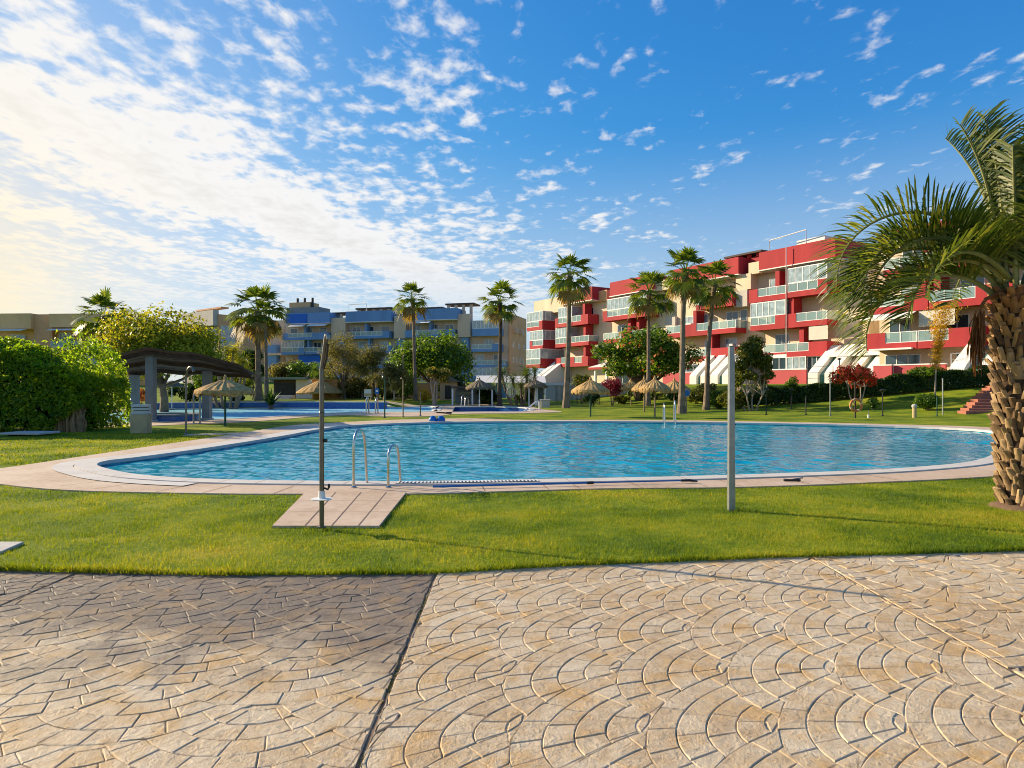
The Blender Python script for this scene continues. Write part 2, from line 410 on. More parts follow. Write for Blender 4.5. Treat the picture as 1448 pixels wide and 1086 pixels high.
# ------------------------------------------------------------------ materials of the setting
def lawn_mat():
    m, nt, p = newmat('lawn_grass'); v = world_pos(nt)
    a = noise(nt, v, .55, 5, .6); b = noise(nt, v, 5.5, 4, .7); c = noise(nt, v, 60, 2, .7)
    f = mathn(nt, 'ADD', mathn(nt, 'SUBTRACT', mathn(nt, 'MULTIPLY', a, 1.0), .225), mathn(nt, 'ADD', mathn(nt, 'MULTIPLY', b, .3), mathn(nt, 'MULTIPLY', c, .25)))
    cc = ramp(nt, f, [(.36, (.055, .11, .005)), (.5, (.14, .21, .008)), (.64, (.25, .29, .012)), (.78, (.38, .33, .03))])
    L(nt, cc, p.inputs['Base Color']); p.inputs['Roughness'].default_value = .85; p.inputs['Specular IOR Level'].default_value = .15
    bn = _n(nt, 'ShaderNodeBump'); bn.inputs['Strength'].default_value = .8; bn.inputs['Distance'].default_value = .05
    mp = _n(nt, 'ShaderNodeMapping'); mp.inputs['Scale'].default_value = (1, .6, 1); L(nt, v, mp.inputs[0])
    L(nt, mathn(nt, 'ADD', noise(nt, mp.outputs[0], 14, 5, .75), mathn(nt, 'MULTIPLY', c, .5)), bn.inputs['Height']); L(nt, bn.outputs[0], p.inputs['Normal'])
    t = nt.nodes.new('ShaderNodeBsdfTranslucent'); L(nt, mixc(nt, 1., cc, (1.8, 1.6, .6), 'MULTIPLY'), t.inputs[0]); L(nt, bn.outputs[0], t.inputs['Normal'])
    return m
def blade_mat():
    m, nt, p = newmat('grass_blades'); g = nt.nodes.new('ShaderNodeNewGeometry'); v = g.outputs['Position']
    a = noise(nt, v, .55, 5, .6); b = noise(nt, v, 5.5, 4, .7)
    f = mathn(nt, 'ADD', mathn(nt, 'SUBTRACT', mathn(nt, 'MULTIPLY', a, 1.0), .225), mathn(nt, 'ADD', mathn(nt, 'MULTIPLY', b, .3), mathn(nt, 'MULTIPLY', g.outputs['Random Per Island'], .27)))
    cc = ramp(nt, f, [(.36, (.06, .12, .005)), (.5, (.15, .225, .008)), (.64, (.26, .3, .012)), (.78, (.42, .36, .05))])
    L(nt, cc, p.inputs['Base Color']); p.inputs['Roughness'].default_value = .6; p.inputs['Specular IOR Level'].default_value = .25
    t = nt.nodes.new('ShaderNodeBsdfTranslucent'); L(nt, mixc(nt, 1., cc, (1.7, 1.5, .6), 'MULTIPLY'), t.inputs[0])
    mx = nt.nodes.new('ShaderNodeMixShader'); mx.inputs[0].default_value = .45
    L(nt, p.outputs[0], mx.inputs[1]); L(nt, t.outputs[0], mx.inputs[2]); L(nt, mx.outputs[0], nt.nodes['Material Output'].inputs[0])
    return m
M['lawn'] = lawn_mat(); M['blade'] = blade_mat()

def stone_mat(name, cols, stain=None):
    m, nt, p = newmat(name); g = nt.nodes.new('ShaderNodeNewGeometry'); v = g.outputs['Position']
    big = noise(nt, v, .75, 4, .6); med = noise(nt, v, 9, 6, .68, .6); fine = noise(nt, v, 70, 4, .7); blot = noise(nt, v, 3.2, 5, .65, .4)
    f = mathn(nt, 'ADD', mathn(nt, 'ADD', mathn(nt, 'MULTIPLY', g.outputs['Random Per Island'], .09), .06), mathn(nt, 'ADD', mathn(nt, 'MULTIPLY', med, .5), mathn(nt, 'MULTIPLY', big, .32)))
    cc = ramp(nt, f, [(.3, cols[0]), (.47, cols[1]), (.58, cols[2]), (.75, cols[3])])
    # ochre release-powder blotches
    o = nt.nodes.new('ShaderNodeMapRange'); L(nt, blot, o.inputs[0]); o.inputs[1].default_value = .5; o.inputs[2].default_value = .66; o.inputs[4].default_value = .72
    cc = mixc(nt, o.outputs[0], cc, cols[4])
    # dark pits of the stamped texture
    pit = nt.nodes.new('ShaderNodeMapRange'); L(nt, noise(nt, v, 30, 5, .7, .5), pit.inputs[0]); pit.inputs[1].default_value = .56; pit.inputs[2].default_value = .72; pit.inputs[4].default_value = .75
    cc = mixc(nt, pit.outputs[0], cc, tuple(x*.42 for x in cols[1]))
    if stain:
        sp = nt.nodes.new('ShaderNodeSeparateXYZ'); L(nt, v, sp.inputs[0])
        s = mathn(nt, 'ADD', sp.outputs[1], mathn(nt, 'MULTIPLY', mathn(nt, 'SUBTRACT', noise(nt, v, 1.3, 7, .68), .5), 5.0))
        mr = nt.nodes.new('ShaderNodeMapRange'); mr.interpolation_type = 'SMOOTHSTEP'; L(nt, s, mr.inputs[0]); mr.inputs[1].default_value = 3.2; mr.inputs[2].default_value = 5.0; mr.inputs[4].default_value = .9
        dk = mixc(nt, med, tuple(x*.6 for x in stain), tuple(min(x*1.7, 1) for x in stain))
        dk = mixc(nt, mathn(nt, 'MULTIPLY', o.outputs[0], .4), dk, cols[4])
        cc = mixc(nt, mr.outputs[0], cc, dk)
    L(nt, cc, p.inputs['Base Color']); p.inputs['Roughness'].default_value = .62; p.inputs['Specular IOR Level'].default_value = .35
    bn = _n(nt, 'ShaderNodeBump'); bn.inputs['Strength'].default_value = 1.0; bn.inputs['Distance'].default_value = .012
    L(nt, mathn(nt, 'ADD', mathn(nt, 'MULTIPLY', noise(nt, v, 24, 5, .7, .4), 1.0), mathn(nt, 'MULTIPLY', fine, .25)), bn.inputs['Height']); L(nt, bn.outputs[0], p.inputs['Normal'])
    return m
LIGHT = [(.36, .23, .115), (.55, .41, .245), (.64, .52, .35), (.72, .61, .45), (.57, .34, .11)]
M['stone'] = stone_mat('stamped_concrete', LIGHT)
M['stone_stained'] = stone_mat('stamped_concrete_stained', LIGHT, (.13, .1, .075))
M['grout'] = mat('stamped_joint', (.2, .145, .095), .95, .4, 8, .4, 40)
M['weed'] = leafmat('joint_moss', [(.03, .05, .01), (.07, .09, .015), (.12, .11, .03)], .2, .7, 5)

def deck_mat():
    m, nt, p = newmat('deck_stone'); v = world_pos(nt)
    f = mathn(nt, 'ADD', mathn(nt, 'MULTIPLY', noise(nt, v, .7, 4, .6), .6), mathn(nt, 'MULTIPLY', noise(nt, v, 9, 5, .65), .45))
    cc = ramp(nt, f, [(.36, (.42, .29, .18)), (.52, (.56, .41, .28)), (.7, (.64, .52, .39))])
    L(nt, cc, p.inputs['Base Color']); p.inputs['Roughness'].default_value = .75
    bn = _n(nt, 'ShaderNodeBump'); bn.inputs['Strength'].default_value = .35; bn.inputs['Distance'].default_value = .01
    L(nt, noise(nt, v, 20, 5, .65), bn.inputs['Height']); L(nt, bn.outputs[0], p.inputs['Normal'])
    return m
M['deck'] = deck_mat()
M['joint'] = mat('deck_joint', (.24, .15, .085), .9, .3, 6)

def tile_mat(name, col, col2):
    m, nt, p = newmat(name); v = world_pos(nt)
    sp = nt.nodes.new('ShaderNodeSeparateXYZ'); L(nt, v, sp.inputs[0])
    cb = nt.nodes.new('ShaderNodeCombineXYZ'); L(nt, mathn(nt, 'ADD', sp.outputs[0], mathn(nt, 'MULTIPLY', sp.outputs[2], .013)), cb.inputs[0]); L(nt, mathn(nt, 'ADD', sp.outputs[1], sp.outputs[2]), cb.inputs[1])
    b = nt.nodes.new('ShaderNodeTexBrick'); L(nt, cb.outputs[0], b.inputs['Vector']); b.inputs['Scale'].default_value = 2.5
    b.inputs['Color1'].default_value = c4(col); b.inputs['Color2'].default_value = c4(tuple(x*1.25 for x in col)); b.inputs['Mortar'].default_value = c4(col2); b.inputs['Mortar Size'].default_value = .012
    b.offset = 0
    cc = mixc(nt, mathn(nt, 'MULTIPLY', noise(nt, v, .5, 3), .35), b.outputs['Color'], tuple(x*.6 for x in col))
    L(nt, cc, p.inputs['Base Color']); p.inputs['Roughness'].default_value = .25
    return m
M['pooltile'] = tile_mat('pool_tile', (.03, .56, .74), (.4, .7, .85))
M['pooltile_pale'] = tile_mat('pale_pool_tile', (.3, .68, .85), (.6, .8, .9))
M['pooltile_dark'] = tile_mat('dark_blue_tile', (.012, .07, .25), (.06, .16, .35))
M['walltile'] = tile_mat('blue_wall_tile', (.015, .10, .32), (.08, .2, .4))

def water_mat(name, tint, amp=.12, sc=1.0, dcol=(.0, .5, .7), dmix=.6, fk=.88):
    """swimming-pool water: clear tinted body over the tiled basin with a rippled mirror surface on top"""
    m, nt, p = newmat(name); nt.nodes.remove(p); v = world_pos(nt)
    mp = _n(nt, 'ShaderNodeMapping'); mp.inputs['Scale'].default_value = (.75*sc, 1.15*sc, 1); mp.inputs['Rotation'].default_value = (0, 0, R(12)); L(nt, v, mp.inputs[0])
    h = mathn(nt, 'ADD', mathn(nt, 'MULTIPLY', noise(nt, mp.outputs[0], 2.6, 2, .5, .9), 1.0), mathn(nt, 'MULTIPLY', noise(nt, mp.outputs[0], 7.0, 2, .5, .7), .32))
    # the breeze ruffles the water in patches
    patch = noise(nt, v, .16, 3, .5)
    pr = nt.nodes.new('ShaderNodeMapRange'); L(nt, patch, pr.inputs[0]); pr.inputs[1].default_value = .35; pr.inputs[2].default_value = .65; pr.inputs[3].default_value = .45; pr.inputs[4].default_value = 1.15
    bn = _n(nt, 'ShaderNodeBump'); bn.inputs['Distance'].default_value = .12
    L(nt, mathn(nt, 'MULTIPLY', pr.outputs[0], amp), bn.inputs['Strength']); L(nt, h, bn.inputs['Height'])
    gl = nt.nodes.new('ShaderNodeBsdfGlossy'); gl.inputs['Roughness'].default_value = .03; L(nt, bn.outputs[0], gl.inputs['Normal'])
    tr = nt.nodes.new('ShaderNodeBsdfTransparent'); tr.inputs[0].default_value = c4(tint)
    df = nt.nodes.new('ShaderNodeBsdfDiffuse'); df.inputs[0].default_value = c4(dcol); L(nt, bn.outputs[0], df.inputs['Normal'])
    body = nt.nodes.new('ShaderNodeMixShader'); body.inputs[0].default_value = dmix; L(nt, tr.outputs[0], body.inputs[1]); L(nt, df.outputs[0], body.inputs[2])
    fr = nt.nodes.new('ShaderNodeFresnel'); fr.inputs[0].default_value = 1.33; L(nt, bn.outputs[0], fr.inputs['Normal'])
    mx = nt.nodes.new('ShaderNodeMixShader'); L(nt, mathn(nt, 'MULTIPLY', fr.outputs[0], fk), mx.inputs[0]); L(nt, body.outputs[0], mx.inputs[1]); L(nt, gl.outputs[0], mx.inputs[2])
    L(nt, mx.outputs[0], nt.nodes['Material Output'].inputs[0])
    return m
M['water'] = water_mat('pool_water', (.5, .93, 1.0))
M['water_pale'] = water_mat('shallow_pool_water', (.85, .97, 1.0), .1, 1.0, (.42, .83, .93), .7, .3)
M['water_dark'] = water_mat('deep_pool_water', (.3, .6, .8), .2)

# ------------------------------------------------------------------ ground sheet with openings for the pools
def cdt_sheet(name, rings, extra, zfun, keep, m):
    vs = []; es = []
    for r in rings:
        k = len(vs); n = len(r); vs += [Vector(p) for p in r]; es += [(k+i, k+(i+1) % n) for i in range(n)]
    vs += [Vector(p) for p in extra]
    V, E, Fa, *_ = delaunay_2d_cdt(vs, es, [], 0, 1e-4)
    faces = []
    for f in Fa:
        cx = sum(V[i][0] for i in f)/len(f); cy = sum(V[i][1] for i in f)/len(f)
        if keep(cx, cy): faces.append(tuple(f))
    verts = [(p[0], p[1], zfun(p[0], p[1])) for p in V]
    me = bpy.data.meshes.new(name); me.from_pydata(verts, [], faces); me.materials.append(m); me.update()
    bm = bmesh.new(); bm.from_mesh(me)
    for f in bm.faces:
        if f.normal.z < 0: f.normal_flip()
    bmesh.ops.delete(bm, geom=[v for v in bm.verts if not v.link_faces], context='VERTS')
    bm.to_mesh(me); bm.free()
    o = bpy.data.objects.new(name, me); COL.objects.link(o)
    return setting(o)

SLABP = [at(385,747), at(536,747), at(574,699), at(431,699)]
def ground():
    ex = []
    def ok(x, y): return not any(inside(x, y, p) for p in (offset(POOL, .5), offset(POOL2, .3), offset(POOL3, .3))) and abs(y - lawn_edge(x)) > .4
    for i in range(-30, 48):
        for j in range(4, 78):
            x, y = i*1.6 + .3*math.sin(j*1.7), j*1.7 + .25*math.cos(i*2.1)
            if ok(x, y): ex.append((x, y))
    for i in range(-12, 13):
        for j in range(-2, 13):
            x, y = i*75.0+3, j*75.0
            if abs(x) > 60 or y > 140 or y < -10: ex.append((x, y))
    ring = [(-900, -150), (900, -150), (900, 950), (-900, 950)]
    e1 = [(x, lawn_edge(x)) for x in np.linspace(-14, 16, 61)]
    e2 = [(x, y - .02) for x, y in e1]
    vs = [ring, POOL, POOL2, POOL3]
    ex += e1 + e2
    def zf(x, y):
        if -14.01 <= x <= 16.01 and y < lawn_edge(x) - .01 and y > -3: return -.07
        return hgt(x, y)
    return cdt_sheet('lawn', vs, ex, zf, lambda x, y: not (inside(x, y, POOL) or inside(x, y, POOL2) or inside(x, y, POOL3)), M['lawn'])
ground()

def ring_strip(a, b, za, zb, mb, m=0):
    n = len(a)
    for i in range(n):
        j = (i+1) % n
        mb.quad((*a[i], za), (*a[j], za), (*b[j], zb), (*b[i], zb), m)
def water_sheet(name, P, zw, m, step, amp):
    xs = [p[0] for p in P]; ys = [p[1] for p in P]; r = np.random.default_rng(17)
    gx = np.arange(min(xs)-.2, max(xs)+.2, step); gy = np.arange(min(ys)-.2, max(ys)+.2, step); X, Y = np.meshgrid(gx, gy)
    Z = np.zeros_like(X); big = .75 + .45*np.sin(X*.42+1.3+np.sin(Y*.31)*1.2)*np.sin(Y*.37+.6+np.sin(X*.23)) 
    for i in range(44):
        lam = np.exp(r.uniform(np.log(.2), np.log(1.3))); th = r.normal(.9, .9); k = 2*np.pi/lam; a = .0043*lam**.85
        Z += a*np.sin(k*(X*np.cos(th)+Y*np.sin(th)) + r.uniform(0, 6.28) + .6*np.sin(X*.5*r.uniform(.5, 1.5)+Y*.6*r.uniform(.5, 1.5)))
    Z = Z*big*amp + zw
    n0, n1 = X.shape; idx = np.arange(n0*n1).reshape(n0, n1)
    F4 = np.stack([idx[:-1, :-1], idx[:-1, 1:], idx[1:, 1:], idx[1:, :-1]], -1).reshape(-1, 4)
    cx = X.ravel()[F4].mean(1); cy = Y.ravel()[F4].mean(1); Q = offset(P, .05); c = np.zeros(len(cx), bool); j = len(Q)-1
    for i in range(len(Q)):
        xi, yi = Q[i]; xj, yj = Q[j]; c ^= ((yi > cy) != (yj > cy)) & (cx < (xj-xi)*(cy-yi)/(yj-yi+1e-12)+xi); j = i
    F4 = F4[c]; used = np.unique(F4); remap = np.zeros(n0*n1, np.int32); remap[used] = np.arange(len(used))
    V = np.stack([X.ravel(), Y.ravel(), Z.ravel()], 1)[used]
    setting(arr(name, V, remap[F4], m, smooth=True))
def pool(name, P, deck, cop, zw, depth, tile, water, word):
    inner = offset(P, -.0); outer = offset(P, cop)
    # basin
    mb = MB(); ring_strip([p for p in inner], [p for p in inner], .0, -depth, mb); mb.poly([(*p, -depth) for p in inner])
    setting(mb.build(word + 'pool_basin', tile))
    water_sheet(word + 'water', P, zw, water, 0.06 if not word else .2, 0.8 if not word else .5)
    c = MB(); lip = offset(P, -.05)
    ring_strip(outer, lip, .045, .045, c); ring_strip(lip, lip, .045, -.03, c); ring_strip(outer, outer, -.02, .045, c)
    setting(c.build(word + 'pool_coping', M['coping']))
    if deck:
        cdt_sheet(word + 'pool_deck', [deck, offset(P, cop - .03)], [], lambda x, y: .022 + max(hgt(x, y), 0), lambda x, y: inside(x, y, deck) and not inside(x, y, offset(P, cop - .03)), M['deck'])
        k = MB(); ring_strip(deck, deck, -.05, .022, k); setting(k.build(word + 'deck_edge', M['deck']))
pool('main', POOL, DECK, .34, -.055, 1.5, M['pooltile'], M['water'], '')
pool('paddling', POOL2, DECK2, .3, -.04, .55, M['pooltile_pale'], M['water_pale'], 'paddling_')
pool('deep', POOL3, DECK3, .3, -.42, 1.2, M['pooltile_dark'], M['water_dark'], 'far_')
# raised inner step of the coping at the shallow left end
mb = MB(); n = len(POOL); o1 = offset(POOL, .36); o2 = offset(POOL, .72)
sel = [i for i in range(n) if POOL[i][0] < -4.9 and POOL[i][1] < 29]
for i in sel:
    j = (i+1) % n
    if j in sel: mb.quad((*o1[i], .034), (*o1[j], .034), (*o2[j], .034), (*o2[i], .034))
setting(mb.build('pool_coping_step', M['coping']))

# paved shower place
mb = MB(); mb.prism(SLABP[::-1] if area2(SLABP) < 0 else SLABP, 'z', -.05, .03)
ax, ay = SLABP[0], SLABP[1]; bx_, by_ = SLABP[3], SLABP[2]
def lerp(a, b, t): return (a[0]+(b[0]-a[0])*t, a[1]+(b[1]-a[1])*t)
for t in (.3, .55, .8):
    p, q = lerp(ax, ay, t), lerp(bx_, by_, t); mb.quad((p[0], p[1], .0335), (p[0]+.012, p[1], .0335), (q[0]+.012, q[1], .0335), (q[0], q[1], .0335), 1)
for t in (.34, .68):
    p, q = lerp(ax, bx_, t), lerp(ay, by_, t); mb.quad((p[0], p[1], .0345), (q[0], q[1], .0345), (q[0], q[1]+.012, .0345), (p[0], p[1]+.012, .0345), 1)
setting(mb.build('shower_paving', [M['deck'], M['joint']]))
# joints across the pool deck
mb = MB()
for u in (90, 170, 250, 335, 415, 690, 760, 835, 905, 985, 1065, 1150, 1240, 1330):
    a = np.array(at(u, 690)); i = min(range(len(POOL)), key=lambda i: (POOL[i][0]-a[0])**2+(POOL[i][1]-a[1])**2)
    p = np.array(offset(POOL, .45)[i]); q = np.array(offset(POOL, 1.35)[i])
    for k in range(1):
        d = q-p
        t = 1.0
        while t > .1 and not inside(*(p+d*t), DECK): t -= .05
        q = p+d*t
        s = np.array([d[1], -d[0]]); s = s/np.linalg.norm(s)*.007
        mb.quad((*(p-s), .0262), (*(p+s), .0262), (*(q+s), .0262), (*(q-s), .0262))
setting(mb.build('pool_deck_joints', M['joint']))

mb = MB(); acc = 0.0; ci, co = offset(POOL, -.04), offset(POOL, .335)
for i in range(len(POOL)):
    acc += math.dist(POOL[i], POOL[i-1])
    if acc > .62:
        acc = 0.0; a, b = np.array(ci[i]), np.array(co[i]); d = b-a; s = np.array([d[1], -d[0]])/np.linalg.norm(d)*.004
        mb.quad((*(a-s), .0485), (*(a+s), .0485), (*(b+s), .0485), (*(b-s), .0485))
setting(mb.build('pool_coping_joints', M['joint']))

# ------------------------------------------------------------------ stamped-concrete plaza
def plaza():
    """stamped concrete: fish-scale fans of concentric courses, one continuous relief per slab"""
    zt, zb = -.02, -.03
    R0, S, h, p_ = .70, .62, .66, .14
    joints = [-12.2, -9.0, -6.1, -3.8, -.66, 2.86, 6.0, 9.3, 13.0]
    Vt, Ft, Mi = [], [], []
    r = random.Random(3)
    def inset(P, d):
        n = len(P); out = []
        for i in range(n):
            ax_, ay_ = P[i-1]; bx_, by_ = P[i]; cx_, cy_ = P[(i+1) % n]
            n1 = (-(by_-ay_), bx_-ax_); n2 = (-(cy_-by_), cx_-bx_)
            l1 = math.hypot(*n1) + 1e-9; l2 = math.hypot(*n2) + 1e-9
            nx, ny = n1[0]/l1+n2[0]/l2, n1[1]/l1+n2[1]/l2; q = nx*nx+ny*ny
            k = 2*d/max(q, .9); out.append((bx_+nx*k, by_+ny*k))
        return out
    for s in range(len(joints)-1):
        xa, xb = joints[s] + .011, joints[s+1] - .011
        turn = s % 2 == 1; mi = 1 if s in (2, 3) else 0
        ph = r.uniform(0, .5)
        if turn:      # fans point towards the camera
            fw = lambda lx, ly: (ly + .18*lx*0 + ph, lx + .12*ly)
            I = range(int(0/S)-2, int(11/S)+2); J = range(int((xa-2)/h), int((xb+2)/h)+1)
        else:         # fans point left
            fw = lambda lx, ly: (lx + .42*ly + ph, ly)
            I = range(int((xa-6)/S), int((xb+4)/S)+1); J = range(0, 16)
        for jj in J:
            for ii in I:
                c = (ii*S + (S/2 if jj % 2 else 0), jj*h)
                wc = fw(*c)
                if not (xa-1.4 < wc[0] < xb+1.4 and .2 < wc[1] < 9.5): continue
                cover = [(c[0]+S, c[1])] + [(c[0]+dx, c[1]+dy) for dx in (S/2, S*1.5) for dy in (-h, h)]
                if xa+.25 < wc[0] < xb-.25 and wc[1] < lawn_edge(wc[0])-.25 and wc[1] > 1:
                    b0 = len(Vt); ring = [fw(c[0]-.05+.15*math.cos(a), c[1]+.17*math.sin(a)) for a in np.linspace(0, 2*math.pi, 13)[:-1]]
                    if area2(ring) < 0: ring = ring[::-1]
                    Vt.extend([(x, y, zt-.0034) for x, y in ring]); Ft.append(tuple(range(b0, b0+12))); Mi.append(mi)
                for k in range(5):
                    ro, ri = R0-k*p_, R0-(k+1)*p_
                    if ri < .08: ri = .02
                    st = .175/((ro+ri)/2); th = -1.9 + r.uniform(0, st)
                    while th < 1.9:
                        t1 = th + st*r.uniform(.82, 1.2); g = []
                        for q in range(4):
                            a = th + (t1-th)*q/3; g.append((c[0]-ro*math.cos(a), c[1]-ro*math.sin(a)))
                        for q in range(4):
                            a = t1 + (th-t1)*q/3; g.append((c[0]-ri*math.cos(a), c[1]-ri*math.sin(a)))
                        th = t1
                        bad = 0; out = []
                        for (x, y) in g:
                            ins = False
                            for (ox, oy) in cover:
                                d = math.hypot(x-ox, y-oy)
                                if d < R0:
                                    ins = True; x, y = ox+(x-ox)*R0/max(d, 1e-6), oy+(y-oy)*R0/max(d, 1e-6)
                            bad += ins; out.append((x, y))
                        if bad >= 8: continue
                        if bad:
                            # a second pass settles corners pushed from one disc into another
                            o2 = []
                            for (x, y) in out:
                                for (ox, oy) in cover:
                                    d = math.hypot(x-ox, y-oy)
                                    if d < R0-1e-6: x, y = ox+(x-ox)*R0/max(d, 1e-6), oy+(y-oy)*R0/max(d, 1e-6)
                                o2.append((x, y))
                            out = o2
                        P = [fw(x, y) for x, y in out]
                        P = [(min(max(x, xa), xb), y) for x, y in P]
                        Q = []
                        for q in P:
                            if not Q or math.dist(q, Q[-1]) > .012: Q.append(q)
                        if len(Q) > 2 and math.dist(Q[0], Q[-1]) < .012: Q.pop()
                        if len(Q) < 3: continue
                        ar = area2(Q)/2
                        if abs(ar) < .0003: continue
                        if ar < 0: Q = Q[::-1]
                        cx_ = sum(q[0] for q in Q)/len(Q); cy_ = sum(q[1] for q in Q)/len(Q)
                        if not (xa < cx_ < xb) or cy_ < .9 or cy_ > lawn_edge(cx_)+.1: continue
                        w = r.uniform(0, .0016); A, B, C = inset(Q, .0002), inset(Q, .0016+w*.6), inset(Q, .0062+w)
                        if area2(C) < .00012: C = [(cx_+(x-cx_)*.75, cy_+(y-cy_)*.75) for x, y in Q]
                        n = len(Q); b0 = len(Vt); dz = r.uniform(-.0018, .0018); tx, ty = r.uniform(-.012, .012), r.uniform(-.012, .012)
                        Vt.extend([(x, y, zb) for x, y in A]); Vt.extend([(x, y, zt-.003+dz*.5) for x, y in B]); Vt.extend([(x, y, zt+dz+(x-cx_)*tx+(y-cy_)*ty) for x, y in C])
                        for q in range(n):
                            e = (q+1) % n
                            Ft.append((b0+q, b0+e, b0+n+e, b0+n+q)); Ft.append((b0+n+q, b0+n+e, b0+2*n+e, b0+2*n+q)); Mi.extend((mi, mi))
                        Ft.append(tuple(b0+2*n+q for q in range(n))); Mi.append(mi)
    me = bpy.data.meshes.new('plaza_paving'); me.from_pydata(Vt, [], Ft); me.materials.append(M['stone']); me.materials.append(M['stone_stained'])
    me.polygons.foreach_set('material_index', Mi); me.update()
    o = bpy.data.objects.new('plaza_paving', me); COL.objects.link(o); setting(o)
    g = MB()
    xs = np.linspace(-14, 16, 31)
    for i in range(30): g.quad((xs[i], -1, -.0275), (xs[i+1], -1, -.0275), (xs[i+1], lawn_edge(xs[i+1])-.0, -.0275), (xs[i], lawn_edge(xs[i])-.0, -.0275))
    setting(g.build('plaza_joint_bed', M['grout']))
plaza()

# ------------------------------------------------------------------ grass blades on the near lawns
def grass():
    def batch(n, x0, x1, y0, y1, h, w):
        x = rng.uniform(x0, x1, n); y = rng.uniform(y0, y1, n)
        return x, y, np.full(n, h), np.full(n, w)
    B = [batch(150000, -8.5, 9.5, 5.8, 9.0, .036, .0075), batch(80000, -9.5, 10, 9.0, 12.6, .036, .011), batch(20000, -20, -9, 8, 15, .04, .013), batch(26000, -16, -9, 14, 24, .045, .02), batch(16000, 9, 16, 7, 15, .04, .012)]
    # denser, longer fringe over the paving edge
    xe = rng.uniform(-9, 11, 16000); ye = np.interp(xe, [e[0] for e in EDGE], [e[1] for e in EDGE]) + np.abs(rng.normal(0, .05, 16000)) - .035 - .03*np.clip(np.sin(xe*7+np.sin(xe*17)*1.3), 0, 1)*rng.uniform(0, 1, 16000)
    B.append((xe, ye, np.full(16000, .055), np.full(16000, .008)))
    x, y, h, w = (np.concatenate([b[i] for b in B]) for i in range(4))
    # keep-out: deck, paving, slab
    def inpoly(px, py, poly):
        c = np.zeros(len(px), bool); n = len(poly); j = n-1
        for i in range(n):
            xi, yi = poly[i]; xj, yj = poly[j]
            cond = ((yi > py) != (yj > py)) & (px < (xj-xi)*(py-yi)/(yj-yi+1e-12)+xi); c ^= cond; j = i
        return c
    ok = ~inpoly(x, y, offset(DECK, .02)) & ~inpoly(x, y, SLABP) & (y > np.interp(x, [e[0] for e in EDGE], [e[1] for e in EDGE]) - .08)
    x, y, h, w = x[ok], y[ok], h[ok], w[ok]
    n = len(x); a = rng.uniform(0, 2*np.pi, n); le = rng.uniform(.2, 1.0, n); la = rng.uniform(0, 2*np.pi, n)
    # mowing leaves tufts: height varies in patches
    tuft = .75 + .35*np.sin(x*3.1+np.sin(y*4.7)*1.5)*np.sin(y*3.7+np.sin(x*2.3)*2) + rng.uniform(-.25, .35, n)
    tall = rng.uniform(0, 1, n) < .03
    h = h*np.clip(tuft, .4, 1.7)*np.where(tall, 1.7, 1)
    dx, dy = np.cos(a)*w/2, np.sin(a)*w/2
    V = np.empty((n, 3, 3), np.float32)
    V[:, 0] = np.stack([x-dx, y-dy, np.full(n, -.005)], 1); V[:, 1] = np.stack([x+dx, y+dy, np.full(n, -.005)], 1)
    V[:, 2] = np.stack([x+np.cos(la)*le*h, y+np.sin(la)*le*h, h*(1.15-.5*le)], 1)
    o = arr('grass', V, np.arange(3*n).reshape(n, 3), M['blade']); setting(o, 'stuff')
grass()
# moss and weeds in the slab joint
mb_v = []; n = 900
yy = rng.uniform(2.2, 5.9, n); yy = yy[np.sin(yy*5.3)+rng.uniform(-1, 1, n) > .1]; n = len(yy)
xx = -.66 + rng.normal(0, .008, n); a = rng.uniform(0, 6.28, n); hh = rng.uniform(.004, .02, n)
V = np.empty((n, 3, 3)); V[:, 0] = np.stack([xx-np.cos(a)*.006, yy-np.sin(a)*.006, np.full(n, -.036)], 1); V[:, 1] = np.stack([xx+np.cos(a)*.006, yy+np.sin(a)*.006, np.full(n, -.036)], 1)
V[:, 2] = np.stack([xx+rng.normal(0, .012, n), yy+rng.normal(0, .012, n), -.028+hh], 1)
r_ = np.random.default_rng(21); Vl = []
for i in range(26):
    x = r_.uniform(-4, 5.5); y = lawn_edge(x) - abs(r_.normal(0, .5)) - .05; a = r_.uniform(0, 6.28); s = r_.uniform(.012, .026); d = np.array([math.cos(a), math.sin(a), 0]); e = np.array([-d[1], d[0], 0]); c = np.array([x, y, -.014])
    Vl.append([c-d*s, c+e*s*.45+[0, 0, .006], c+d*s+[0, 0, .004], c-e*s*.45+[0, 0, .008]])
setting(arr('fallen_leaves', np.array(Vl), np.arange(4*len(Vl)).reshape(-1, 4), M['leaf_brown']), 'stuff')
setting(arr('joint_weeds', V, np.arange(3*n).reshape(n, 3), M['weed']), 'stuff')
